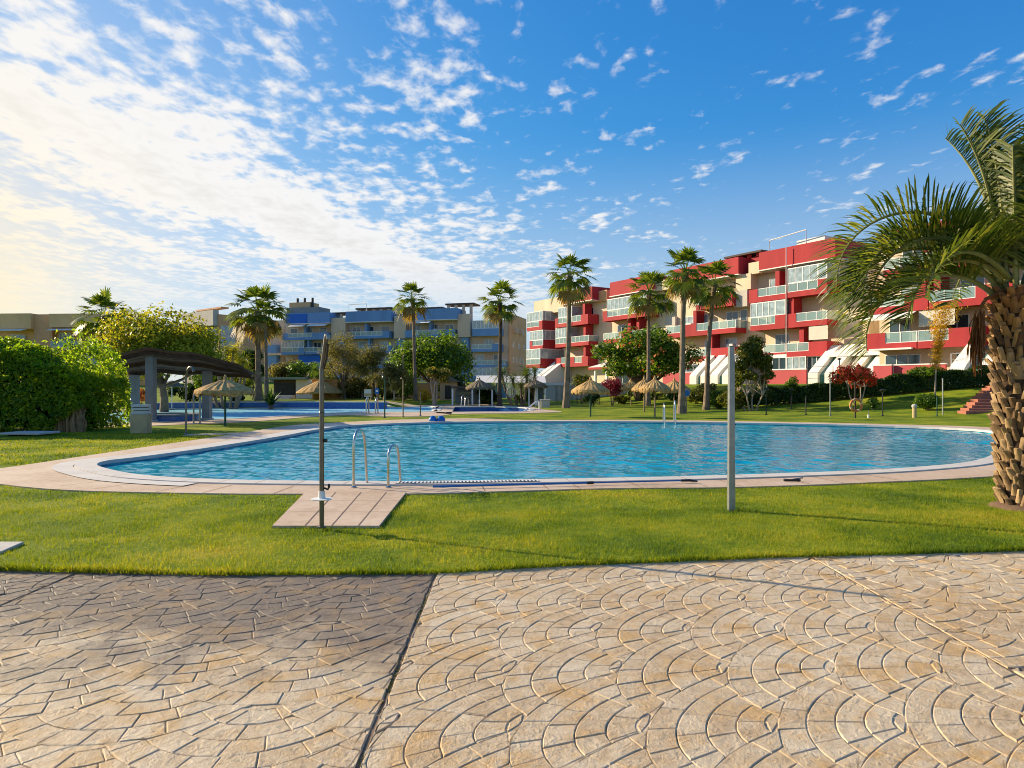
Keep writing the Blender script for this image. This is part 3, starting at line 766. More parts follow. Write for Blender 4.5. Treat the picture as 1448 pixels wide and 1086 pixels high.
# ------------------------------------------------------------------ apartment buildings
class Block:
    """A block of flats in its own frame: local x along the facade, local y into the building, z up."""
    def __init__(s, root, P0, ex, ey, FL, roof, top, wallm, colm, darkm):
        s.root, s.P0, s.ex, s.ey, s.FL, s.roof, s.top = root, P0, ex, ey, FL, roof, top
        s.wallm, s.colm, s.darkm = wallm, colm, darkm
    def X(s, u, y=0.0):
        k = (u - CX) / F
        a = s.P0[0] + y*s.ey[0]; b = s.P0[1] + y*s.ey[1]
        return (k*b - a) / (s.ex[0] - k*s.ex[1])
    def D(s, x, y): return s.P0[1] + x*s.ex[1] + y*s.ey[1]
    def Z(s, v, x, y): return zd(v, s.D(x, y))
    def core(s, x0, x1, y0, y1, z0, z1, m=None, name='wall'):
        return MB().box(x0, x1, y0, y1, z0, z1).build(name, m or s.wallm, s.root)
    def window(s, x0, x1, z0, z1, y, panes=2, parent=None, curtain=False, split=0.0, axis='x'):
        """frame with mullions standing 3 cm proud of y, glass 1 cm proud; faces -y (axis x) or +x (axis y, then y is the x plane)"""
        f = MB(); g = MB(); t = .055
        def B(mb, a, b, d0, d1, c, d):
            if axis == 'x': mb.box(a, b, y-d1, y-d0, c, d)
            else: mb.box(y+d0, y+d1, a, b, c, d)
        B(f, x0, x1, .0, .05, z0, z0+t); B(f, x0, x1, .0, .05, z1-t, z1)
        n = panes
        for i in range(n+1):
            a = x0 + (x1-x0-t)*i/n; B(f, a, a+t, .0, .052, z0+t, z1-t)
        if split: B(f, x0+t, x1-t, .0, .048, z0+split, z0+split+t)
        B(g, x0+t*.5, x1-t*.5, .005, .02, z0+t*.5, z1-t*.5)
        o = f.build('window', M['frame'], parent or s.root)
        g.build('pane', M['curtain'] if curtain else M['window'], o)
        return o
    def balcony(s, fl, u0, u1, p, spec, depth=1.6, x0=None, x1=None, right=None):
        """one balcony of floor fl between photograph columns u0 and u1, front plane at local y = -p.
        spec: list of (share, kind); kind: r railing, s solid, g glazed over low wall, G glazed over glass, b railing under a drawn blind"""
        y = -p
        if x0 is None: x0 = s.X(u0, y)
        if x1 is None: x1 = s.X(u1, y)
        z = s.FL[fl]; h = 2.9
        mb = MB()
        mb.box(x0, x1, y+.002, y+depth, z-.22, z)                       # slab
        mb.box(x0, x1, y-.1, y+.06, z-.34, z+.2)                        # front band
        tot = sum(a for a, _ in spec); xs = x0
        root = s.root
        rail, railg, sun, sung, bl = MB(), MB(), MB(), MB(), MB()
        def rails(a, b, lo=.2, hi=1.06):
            n = max(1, round((b-a)/1.15)); t = .05
            rail.box(a, b, y-.06, y, z+hi-t, z+hi); rail.box(a, b, y-.06, y, z+lo, z+lo+t)
            for i in range(n+1):
                q = a + (b-a-t)*i/n; rail.box(q, q+t, y-.065, y+.005, z+lo+t, z+hi-t)
            railg.box(a+.02, b-.02, y-.04, y-.025, z+lo+.02, z+hi-.02)
        def glaz(a, b, lo, hi):
            n = max(1, round((b-a)/.8)); t = .06
            sun.box(a, b, y-.07, y+.01, z+hi-.09, z+hi); sun.box(a, b, y-.07, y+.01, z+lo, z+lo+.07)
            for i in range(n+1):
                q = a + (b-a-t)*i/n; sun.box(q, q+t, y-.072, y+.012, z+lo+.07, z+hi-.09)
            sung.box(a+.02, b-.02, y-.045, y-.025, z+lo+.03, z+hi-.03)
        for a, kind in spec:
            xe = xs + (x1-x0)*a/tot
            if kind in 'sg': mb.box(xs, xe, y-.098, y+.058, z+.2, z+1.06)
            if kind in 'rb': rails(xs, xe)
            if kind == 'G': rails(xs, xe); glaz(xs, xe, 1.06, 2.58)
            if kind == 'g': glaz(xs, xe, 1.06, 2.58)
            if kind == 'b': bl.box(xs+.05, xe-.05, y+.02, y+.05, z+1.3, z+2.62)
            if kind == '|': mb.box(xs, xe, y-.09, y+depth-.01, z, z+2.66)
            xs = xe
        # returns at both ends
        mb.box(x1-.12, x1+.012, y+.06, y+depth, z-.33, z+(.2 if spec[-1][1] in 'rb' else 1.058))
        mb.box(x0-.012, x0+.12, y+.06, y+depth, z-.33, z+(.2 if spec[0][1] in 'rb' else 1.058))
        if spec[-1][1] in 'rb':
            rail.box(x1-.06, x1, y+.06, y+depth, z+1.0, z+1.06); railg.box(x1-.04, x1-.025, y+.06, y+depth-.05, z+.2, z+1.0)
        if spec[-1][1] in 'gG':
            sun.box(x1-.06, x1, y+.06, y+depth, z+2.49, z+2.57); sung.box(x1-.045, x1-.025, y+.06, y+depth-.05, z+1.06, z+2.5); sun.box(x1-.06, x1, y+depth-.08, y+depth-.01, z+1.06, z+2.49)
        o = mb.build('balcony', s.colm, root)
        if rail.v: r = rail.build('railing', M['frame'], o); 
        if railg.v: railg.build('railing_glass', M['glass'], o)
        if sun.v: sun.build('sunroom_frame', M['frame'], o)
        if sung.v: sung.build('sunroom_glass', M['curtain'], o)
        if bl.v: bl.build('blind', M['blind'], o)
        # doors in the wall behind
        yb = y + depth
        w = x1 - x0; nd = max(1, int(w / 3.0))
        for i in range(nd):
            c = x0 + w*(i+.5)/nd + random.uniform(-.3, .3); hw = min(.85, w/nd*.36)
            s.window(c-hw, c+hw, z+.04, z+2.2, yb-.004, 2, curtain=random.random() < .35)
        # ceiling trim
        if fl+1 < len(s.FL) or s.roof: pass
        return o
    def parapet(s, u0, u1, p, depth=3.0, z0=None, z1=None, trim=True):
        y = -p; x0, x1 = s.X(u0, y), s.X(u1, y); z0 = z0 or s.roof; z1 = z1 or s.top
        mb = MB(); mb.box(x0, x1, y-.1, y+.2, z0, z1); mb.box(x1-.25, x1+.01, y+.2, y+depth, z0+.002, z1-.002); mb.box(x0-.01, x0+.25, y+.2, y+depth, z0+.002, z1-.002)
        o = mb.build('parapet', s.colm, s.root)
        if trim:
            t = MB(); t.box(x0-.05, x1+.06, y-.16, y+.2, z0-.1, z0-.004); t.box(x1-.2, x1+.06, y+.2, y+depth, z0-.098, z0-.006)
            t.build('parapet_trim', M['trim'], o)
        MB().box(x0, x1, y+.2, y+depth, z0-.2, z0).build('roof_slab', M['greywall'], s.root)
        return o
    def fin(s, u, p, fl, depth=1.55, h=2.66, w=.5):
        x = s.X(u, -p); return MB().box(x, x+w, -p+.25, -p+depth, s.FL[fl]+.003, s.FL[fl]+h).build('party_wall', s.darkm, s.root)
    def pipe(s, u, p, z0, z1):
        x = s.X(u, -p); return MB().tube([(x, -p-.16, z0), (x, -p-.16, z1)], .04, 6).build('downpipe', M['trim'], s.root)

# ---- the red block
RL = [2.0, 4.97, 7.93, 10.9]
red = thing('apartment_building', 'stepped red and cream block of flats with white glazed balconies behind the palms', 'building', (RP0[0], RP0[1], 0), math.atan2(REX[1], REX[0]))
A = Block(red, RP0, REX, REY, RL, 13.95, 15.8, M['cream'], M['red'], M['red'])
X = A.X
# main bodies (cream), one behind each stretch
A.core(X(1060), X(1182)+2.2, 1.6, 13, .5, 13.75)                                  # middle stretch
A.core(X(853), X(1060), 1.6, 13.01, .5, 13.74)
A.core(X(785), X(853)-.0, 1.6, 12.99, .5, 13.73)
A.core(X(752), X(785), 3.2, 13.02, .5, 13.2)
A.core(X(1182)+2.2, 30, 4.2, 13.03, .4, 13.6, M['greywall'])                      # recess between the stretches
pa = 4.9
A.core(X(1228, -pa), X(1660, -pa), -pa+1.6, 4.19, .3, 13.3)
A.window(X(1182)+2.6, X(1182)+4.0, 5.4, 8.6, 4.196, 1); A.window(X(1182)+2.6, X(1182)+4.0, 9.2, 12.2, 4.196, 1)  # dark panes added here to stand in for the shade of the recess
# floors of the middle stretch
A.balcony(3, 1060, 1112, .0, [(.24, 's'), (.76, 'r')])
A.balcony(3, 1114.5, 1170, .35, [(.78, 'G'), (.22, 'g')], depth=1.95)
A.balcony(2, 1062, 1111, .0, [(.72, 'G'), (.28, 'g')])
A.balcony(2, 1112.5, 1170, .0, [(.25, 's'), (.75, 'r')], depth=2.4)
A.balcony(1, 1080, 1111, .0, [(1, 'r')])
A.balcony(1, 1113, 1170, .2, [(.56, 'r'), (.44, 's')], depth=2.6)
x0, x1 = X(1143, -.2), X(1170, -.2); z = RL[1]
MB().box(x0, x1, -.13, -.1, z+1.25, z+2.55).build('blind', M['blind'], red)
for u, p, fl in ((1114, 0, 2), (1128, 0, 1), (1094, 0, 3), (1113, .0, 3)): A.fin(u, p, fl)
A.parapet(1074, 1182, -.3, 6.0)
A.pipe(1113.2, .02, 4.7, 15.75)
# roof furniture
mb = MB(); xa, xb = X(1088, 2), X(1140, 2)
mb.tube([(xa, 2, 15.2), (xa, 2, 17.3), (xb, 2, 17.6), (xb, 2, 15.2)], .06, 6); mb.build('aerial_frame', M['trim'], red)
mb = MB(); xa = X(1135, 4); mb.box(xa, xa+3.2, 3, 6, 13.9, 16.9); mb.build('roof_hut', M['white_render'], red)
mb = MB(); xa, xb = X(1040, 3), X(1088, 3); mb.box(xa, xb, 2, 6, 13.9, 15.9, 0); mb.box(xa-.3, xb+.2, 1.4, 6.6, 16.2, 16.4, 1)
for i in range(4): mb.box(xa+.2+i*1.2, xa+.6+i*1.2, 1.8, 2.1, 15.9, 16.2, 0)
mb.build('roof_pavilion', [M['red'], M['roofdark']], red)
MB().box(X(1062, 1), X(1075, 1)+.2, .6, 4, 13.75, 15.0).build('stair_tower', M['cream'], red)
# set-back terrace and stair between the stretches
MB().box(X(1041, .6), X(1062, .6), .55, 1.6, 12.2, 13.9).build('terrace_wall', M['cream'], red)
MB().box(X(1043, .9), X(1060, .9), .5, 1.59, 10.4, 12.19).build('terrace_wall', M['greywall'], red)
A.window(X(1046, 1.6)+.1, X(1057, 1.6), 7.9, 10.2, 1.596, 1)
# third stretch
A.balcony(3, 853, 916, .35, [(.1, 's'), (.75, 'G'), (.15, 'g')], depth=1.95)
A.balcony(3, 985, 1036, .0, [(.4, 'r'), (.6, 's')])
A.balcony(2, 854, 878, .0, [(1, 'r')]); A.balcony(2, 880, 916, .0, [(.4, 's'), (.6, 'r')])
A.balcony(2, 943, 1041, .0, [(.24, 'r'), (.22, 's'), (.54, 'r')])
A.balcony(1, 860, 920, .0, [(.3, 's'), (.7, 'r')]); A.balcony(1, 975, 1040, .0, [(.5, 'r'), (.5, 's')])
for u, fl in ((886, 2), (898, 2), (1000, 1), (978, 2), (900, 1)): A.fin(u, 0, fl)
MB().box(X(942, 1.4), X(956, 1.4), 1.25, 1.59, 7.95, 10.3).build('blind', M['greywall'], red)
A.parapet(863, 921, -.2, 5); A.parapet(952, 1045, -.2, 5)
MB().box(X(918, 1), X(954, 1), .9, 5, 13.75, 15.0).build('stair_tower', M['cream'], red)
mb = MB(); mb.box(X(850, 2), X(864, 2), 1.2, 5, 13.7, 15.2); mb.build('stair_tower', M['brick'], red)
# fourth stretch
A.balcony(3, 785.5, 809, .25, [(.18, 's'), (.82, 'G')], depth=1.85)
A.balcony(3, 810, 832, .25, [(.55, 'r'), (.45, 's')], depth=1.85)
A.balcony(2, 786, 807, .1, [(.85, 'G'), (.15, 'g')])
A.balcony(2, 808, 833, .1, [(1, 'r')], depth=2.2)
A.balcony(1, 785.5, 832, .1, [(.18, 's'), (.2, 'r'), (.22, 's'), (.22, 'r'), (.18, 's')], depth=2.0)
for u, fl in ((822, 3), (823, 2), (823, 1)): A.fin(u, .1, fl)
A.parapet(796, 838, -.15, 4.5)
MB().box(X(765, 2.6), X(797, 1.2), 1.2, 6, 13.2, 15.5).build('stair_tower', M['cream'], red)
mb = MB(); mb.box(X(832, 3), X(850, 3), 2, 6, 15.6, 15.9); mb.build('roof_pavilion', M['roofdark'], red)
# left end stretch, glazed corner rooms
A.balcony(3, 745.5, 767.5, .5, [(.8, 'G'), (.2, 'g')], depth=3.7)
A.balcony(2, 749.5, 768, .5, [(.2, 'g'), (.8, 'G')], depth=3.7)
A.balcony(1, 744.5, 764, 1.6, [(1, 'G')], depth=4.8)
for fl in (2, 3): 
    xx = X(768, -.5)
    A.window(.2-.5+.2, 3.0, RL[fl]+1.1, RL[fl]+2.5, xx-.06, 3, curtain=True, axis='y')
# right stretch, nearer the camera and running out of the picture
def rb(fl, u0, u1, spec): return A.balcony(fl, u0, u1, pa, spec)
rb(1, 1227, 1297, [(.38, 's'), (.62, 'r')]); rb(1, 1298.5, 1393, [(.48, 'r'), (.52, 's')]); rb(1, 1410, 1500, [(.5, 's'), (.5, 'r')])
rb(2, 1229, 1313, [(.62, 'r'), (.38, 's')]); rb(2, 1314.5, 1405, [(.74, 'r'), (.26, 's')]); rb(2, 1407, 1500, [(.3, 's'), (.7, 'r')])
rb(3, 1250, 1296, [(1, 'r')]); rb(3, 1297.5, 1372, [(.72, 'r'), (.28, 's')]); rb(3, 1380, 1500, [(.3, 's'), (.7, 'G')])
rb(2, 1502, 1640, [(.4, 's'), (.6, 'r')]); rb(1, 1502, 1640, [(.4, 'r'), (.6, 's')]); rb(3, 1502, 1640, [(.4, 's'), (.6, 'r')])
for u, fl in ((1297, 2), (1318, 2), (1302, 3), (1312, 1), (1400, 2)): A.fin(u, pa, fl)
z = RL[1]; x0, x1 = X(1299, -pa), X(1350, -pa)
MB().box(x0, x1, -pa+.02, -pa+.06, z+1.35, z+2.6).build('blind', M['blind'], red)
x0, x1 = X(1226, -pa), X(1296, -pa)
aw = MB(); aw.prism([(-pa-.9, z+2.2), (-pa+.1, z+2.62), (-pa+.1, z+2.66), (-pa-.9, z+2.24)], 'x', x0, x1)
for i in range(14):
    a = x0 + (x1-x0)*i/14; aw.box(a+.01, a+(x1-x0)/14-.01, -pa-.9, -pa-.88, z+2.03, z+2.21)
aw.build('awning', M['awning'], red)
MB().box(X(1232, -pa), X(1292, -pa), -pa-.35, -pa-.12, z-.36, z-.22).build('awning_case', M['trim'], red)
A.parapet(1262, 1385, pa-.3, 6, 13.4, 14.3); A.parapet(1402, 1560, pa-.3, 6, 13.4, 14.3)
# ground floor: terraces, dark shop-like windows, sloping white conservatories
def terrace(u0, u1, p, name='garden_wall'):
    x0, x1 = X(u0, -p), X(u1, -p); mb = MB(); mb.box(x0, x1, -p-.12, -p+.1, .4, RL[0]+1.35); mb.box(x0-.02, x1+.02, -p-.16, -p+.13, RL[0]+1.352, RL[0]+1.44, 1)
    return mb.build(name, [M['pink'], M['trim']], red)
terrace(1081, 1141, .5); terrace(1236, 1262, pa+.6); terrace(1265, 1338, pa+.2); terrace(1013, 1040, .6); terrace(938, 966, .6); terrace(968, 982, .5)
A.window(X(1083, -.3), X(1112, -.3), RL[0]+1.42, RL[0]+2.65, -.3, 3, curtain=False)
A.window(X(1112.5, -.3), X(1140, -.3), RL[0]+1.42, RL[0]+2.65, -.3, 3, curtain=True)
MB().box(X(1083), X(1141), -.26, 1.58, RL[0]+2.66, RL[0]+2.95).build('canopy', M['trim'], red)
A.window(X(1142), X(1168), RL[0]+.2, RL[0]+2.62, .0, 4)
A.window(X(1250, -pa+1.4), X(1300, -pa+1.4), RL[0]+.1, RL[0]+2.3, -pa+1.594, 3); A.window(X(1350, -pa+1.4), X(1400, -pa+1.4), RL[0]+.1, RL[0]+2.3, -pa+1.594, 3)
A.window(X(870, 1.5), X(900, 1.5), RL[0]+.1, RL[0]+2.4, 1.594, 3); A.window(X(790, 1.5), X(806, 1.5), RL[0]+.1, RL[0]+2.4, 1.594, 2); A.window(X(960, 1.5), X(990, 1.5), RL[0]+.1, RL[0]+2.4, 1.594, 3)
def conservatory(xa, xb, yf, run=4.2, ztop=None):
    """two sloping white cheeks with green glass between"""
    zt = ztop or RL[0]+3.6
    t = 1.0
    prof = [(yf, .6), (yf-run, .6), (yf-run, RL[0]+.9), (yf-run+.35, RL[0]+1.25), (yf-.2, zt), (yf, zt)]
    o = None
    for a in (xa, xb-t):
        m = MB().prism(prof, 'x', a, a+t)
        c = m.build('sloping_wall', M['white_render'], red); o = o or c
    g = MB(); g.prism([(yf-run+.32, RL[0]-.4), (yf-run+.32, RL[0]+.75), (yf-.3, zt-.5), (yf-.3, zt-.6), (yf-run+.4, RL[0]+.65), (yf-run+.4, RL[0]-.4)], 'x', xa+t+.003, xb-t-.003)
    g.build('sloping_glass', M['greenglass'], red)
xq = X(1147, -2.5)
conservatory(xq, xq+2.7, .6, 3.6); conservatory(xq+3.6, xq+6.3, 1.0, 3.8)
MB().prism([(.9, RL[0]+3.6), (-1.2, RL[0]+2.55), (-1.2, RL[0]+2.45), (.9, RL[0]+3.5)], 'x', xq+.63, xq+7.2).build('sloping_roof', M['white_render'], red)
xq = X(1350, -pa-2); conservatory(xq, xq+2.9, -pa+1.2, 4.0); conservatory(xq+3.6, xq+6.4, -pa+1.4, 4.0)
xq = X(984, -2.0); conservatory(xq, xq+2.6, .6, 3.6); conservatory(xq+3.0, xq+5.6, .6, 3.6)
xq = X(770, -1.5); conservatory(xq, xq+2.4, .6, 4.0)
mb = MB(); xa, xb = X(842, -2.4), X(858, -2.4)
mb.prism([(1.5, 5.3), (-2.6, 4.35), (-2.6, 4.2), (1.5, 5.15)], 'x', xa-1.2, xb+.6, 0); mb.box(xa-1.2, xb+.6, -2.7, -2.58, 4.0, 4.3, 1)
mb.build('porch_roof', [M['awning'], M['red']], red)
mb = MB(); mb.box(xa-.3, xa-.05, -2.4, -2.1, 1.2, 4.2); mb.box(xb-.3, xb, -2.4, -2.1, 1.2, 4.2); mb.build('porch_post', M['frame'], red)

# ---- the blue block
BP0 = (xd(398, 140), 140.0); BEX = (.962, -.271); BEY = (.271, .962)
BL = [2.75, 5.7, 8.65, 11.6]
blue = thing('apartment_building', 'blue and beige block of flats with white railed balconies beyond the trees, centre left', 'building', (BP0[0], BP0[1], 0), math.atan2(BEX[1], BEX[0]))
B = Block(blue, BP0, BEX, BEY, BL, 14.6, 16.7, M['beige'], M['blue'], M['blue'])
X = B.X
B.core(X(398), X(716), 1.6, 13, 1.5, 14.4)
MB().box(X(716)+.01, X(716)+.35, 1.4, 13.4, 1.5, 15.6).build('gable_wall', M['brick'], blue)
B.core(X(352, 4), X(398, 4), 4.5, 12, 1.5, 15.9)
MB().box(X(346, 3), X(398, 3), 3, 4.5, 8.4, 8.9).build('terrace_slab', M['beige'], blue)
MB().box(X(378, 3.5), X(392, 3.5), 3.2, 4.49, 1.5, 10.6).build('wall', M['blue'], blue)
for i in range(5): B.window(3.2+2*i, 3.9+2*i, 12.2 if i % 2 else 9.2, 13.2 if i % 2 else 10.2, X(716)+.352, 1, axis='y')
for i in range(4): B.window(3.4+2.4*i, 4.0+2.4*i, 6.4, 7.4, X(716)+.352, 1, axis='y')
for u in (728, 722): MB().box(X(716)+.36, X(716)+1.1, (3.5 if u == 722 else 7.5), (4.6 if u == 722 else 8.6), 12.0, 12.9).build('side_balcony', M['beige'], blue)
def bb(fl, u0, u1, spec, p=.0, **k): return B.balcony(fl, u0, u1, p, spec, **k)
bb(3, 400, 462, [(.12, 's'), (.55, 'r'), (.33, 's')], .3, depth=1.9); bb(2, 398, 430, [(.75, 'G'), (.25, 'g')]); bb(2, 431, 456, [(1, 'r')]); bb(1, 400, 455, [(.3, 's'), (.7, 'r')])
bb(3, 486, 550, [(.14, 's'), (.72, 'r'), (.14, 's')], .3, depth=1.9); bb(2, 486, 524, [(1, 'r')]); bb(2, 526, 553, [(.85, 'r'), (.15, 's')]); bb(1, 486, 553, [(.5, 's'), (.5, 'r')])
bb(3, 573, 642, [(.14, 's'), (.68, 'r'), (.18, 's')], .3, depth=1.9); bb(2, 575, 642, [(.5, 'r'), (.5, 's')]); bb(1, 575, 642, [(.5, 's'), (.5, 'r')])
bb(3, 668, 708, [(1, 'g')], .2, depth=1.8); bb(2, 667, 708, [(.7, 'r'), (.3, 's')], .2, depth=1.8); bb(1, 664, 714, [(1, 'r')], .3, depth=1.9); bb(0, 664, 712, [(1, 'g')], .3, depth=1.9)
x0, x1 = X(668, -.2), X(708, -.2)
for u0, u1 in ((404, 466), (489, 553), (577, 646)):
    B.parapet(u0, u1, .2, 5); B.fin((u0*.5+u1*.5)-6, 0, 3); B.fin((u0*.5+u1*.5)-2, 0, 2)
for u0, u1 in ((467, 487), (556, 573), (646, 664)):
    MB().box(X(u0), X(u1), .35, 1.6, 11.2, 15.6).build('stair_tower', M['beige'], blue)
    MB().box(X(u0)+.5, X(u1)-.5, .7, 1.59, 1.6, 11.19).build('wall', M['blue'], blue)
MB().box(X(405, -.3), X(434, -.3), -.42, -.31, 14.7, 16.5).build('sun_screen', M['bluebright'], blue)
for u in ((412, 433), (438, 464), (579, 610)):
    MB().prism([(-1.3, 13.9), (0, 14.4), (0, 14.45), (-1.3, 13.95)], 'x', X(u[0]), X(u[1])).build('awning', M['awning'], blue)
MB().box(X(425, 1), X(455, 1), 0.2, .3, 6.0, 8.2).build('blind', M['bluebright'], blue)
MB().box(X(406, 1), X(452, 1), .8, 5, 16.4, 18.0).build('roof_hut', M['column'], blue)
MB().box(X(411, 3), X(440, 3), 2.5, 6, 17.9, 19.3).build('chimney_block', M['stonebox'], blue)
for u in (421, 431, 442): MB().tube([(X(u, 3), 3, 17.8), (X(u, 3), 3, 20.2)], .25, 8).build('chimney', M['black'], blue)
for u0, u1, z in ((470, 500, 16.6), (506, 556, 17.3), (560, 628, 17.0), (632, 672, 17.6)):
    mb = MB(); mb.box(X(u0, 3), X(u1, 3), 2, 6, z, z+.3, 0)
    n = max(3, int((u1-u0)/9))
    for i in range(n):
        a = X(u0, 3)+.3+(X(u1, 3)-X(u0, 3)-1.2)*i/max(n-1, 1); mb.box(a, a+.5, 2.2, 2.6, 14.5, z, 1)
    mb.build('roof_pergola', [M['roofdark'], M['beige']], blue)
mb = MB(); mb.tube([(X(492, 1), 1, 16.5), (X(492, 1), 1, 18.2), (X(518, 1), 1, 18.3), (X(518, 1), 1, 15)], .06, 6); mb.build('aerial_frame', M['trim'], blue)

# ---- the sand-coloured block, far left
SP0 = (xd(-40, 112), 112.0)
sand = thing('apartment_building', 'long sand coloured block of flats seen over the tall hedge at the far left', 'building', (SP0[0], SP0[1], 0), R(-4))
SA = Block(sand, SP0, (math.cos(R(-4)), math.sin(R(-4))), (-math.sin(R(-4)), math.cos(R(-4))), [2, 5.0, 8.0, 11.0], 13.6, 13.7, M['sand'], M['sand'], M['sand'])
X = SA.X
SA.core(X(-200), X(158), 1.6, 13, 1, 12.2)
MB().box(X(-200), X(44), -.1, 3, 11.2, 13.7).build('parapet', M['sand'], sand); MB().box(X(44), X(70), .6, 4, 8, 13.6).build('stair_tower', M['brick'], sand); MB().box(X(70), X(158), -.1, 3, 11.4, 13.6).build('parapet', M['sand'], sand)
for u0, u1 in ((0, 38), (72, 103), (104, 138)):
    for fl in (1, 2): SA.balcony(fl, u0, u1, .2, [(1, 'r')])
    MB().prism([(-1.2, 10.8), (.2, 11.15), (.2, 11.2), (-1.2, 10.85)], 'x', X(u0), X(u1)).build('awning', M['awning'], sand)
SA.window(X(14, 1.6), X(33, 1.6), 8.2, 10.4, 1.594, 3, curtain=True); SA.window(X(84, 1.6), X(100, 1.6), 8.2, 10.6, 1.594, 3, curtain=True)

# ---- small terracotta block between the round tree and the blue block
TP0 = (xd(268, 120), 120.0)
tb = thing('apartment_building', 'grey fronted block with a terracotta gable rising behind the round yellow green tree', 'building', (TP0[0], TP0[1], 0), R(-38))
ca, sa_ = math.cos(R(-38)), math.sin(R(-38))
T = Block(tb, TP0, (ca, sa_), (-sa_, ca), [2, 5, 8, 11], 13, 14.5, M['column'], M['greywall'], M['brick'])
X = T.X
xr = X(306)
T.core(X(255), xr, .4, 9, 1, 12.0, M['greywall'])
MB().box(xr+.01, xr+.4, .2, 9.2, 1, 13.9).build('gable_wall', M['brick'], tb)
MB().box(X(262), xr+.02, -.6, .4, 12.0, 14.6).build('parapet', M['greywall'], tb)
T.window(X(276), X(303), 8.0, 11.6, .39, 4, curtain=True); T.window(X(270), X(303), 4.5, 7.4, .39, 4)
T.window(.6, 3.0, 8.6, 12.0, xr+.401, 2, axis='y', curtain=True); T.window(5.6, 6.2, 9.6, 10.4, xr+.401, 1, axis='y')
mb = MB()
for i in range(4): mb.box(X(272)+1.1*i, X(272)+1.1*i+.5, 1, 1.6, 14.4, 15.1)
mb.box(X(270), xr, .8, 2.2, 15.0, 15.25); mb.build('roof_pergola', M['brick'], tb)

# air conditioners and outlets hung on the walls
for b, root_, spots in ((A, red, [(1100, 1.6, 8.6), (1150, 2.05, 8.7), (905, 1.6, 8.8), (972, 1.6, 8.7), (1030, 1.6, 5.9), (824, 1.95, 9.0), (900, 1.6, 5.8)]), (B, blue, [(440, 1.6, 9.4), (515, 1.6, 12.3), (548, 1.6, 9.5), (612, 1.6, 12.4), (700, 1.6, 9.4)])):
    for u, y, z in spots:
        x = b.X(u, y); MB().box(x, x+.85, y-.34, y-.006, z, z+.6).build('air_conditioner', M['trim'], root_)
# ------------------------------------------------------------------ vegetation
def unit(a): return a / (np.linalg.norm(a, axis=-1, keepdims=True) + 1e-9)
def leaf_mesh(name, P, N, size, mat_, parent=None, seed=0, aspect=.5, midx=None, droop=.25):
    """one folded leaf per point: P centres, N facing, size length(s)"""
    r = np.random.default_rng(seed); n = len(P)
    N = unit(N + 1e-4); a = unit(np.cross(N, r.normal(size=(n, 3)))); b = np.cross(N, a)
    s = (np.broadcast_to(size, n) * r.uniform(.65, 1.25, n))[:, None]
    V = np.empty((n, 4, 3), np.float32)
    V[:, 0] = P - a*s*.5; V[:, 2] = P + a*s*.5 - N*s*droop*.4
    V[:, 1] = P + b*s*aspect*.5 + N*s*.08; V[:, 3] = P - b*s*aspect*.5 + N*s*.08
    return arr(name, V, np.arange(4*n).reshape(n, 4), mat_, parent, midx=midx)

def crown_points(clumps, n, r, jitter=.35, up=.25):
    """leaves spread through and over a set of (centre, radius) clumps"""
    C = np.array([c for c, _ in clumps]); Rr = np.array([q for _, q in clumps]); w = Rr**2; w = w/w.sum()
    idx = r.choice(len(C), n, p=w); d = unit(r.normal(size=(n, 3)))
    rad = Rr[idx] * (1 - np.abs(r.normal(0, jitter, n)).clip(0, .95)) * r.uniform(.85, 1.15, n)
    P = C[idx] + d * rad[:, None] * np.array([1, 1, .85])
    N = d + r.normal(0, .55, (n, 3)) + np.array([0, 0, up])
    return P, N

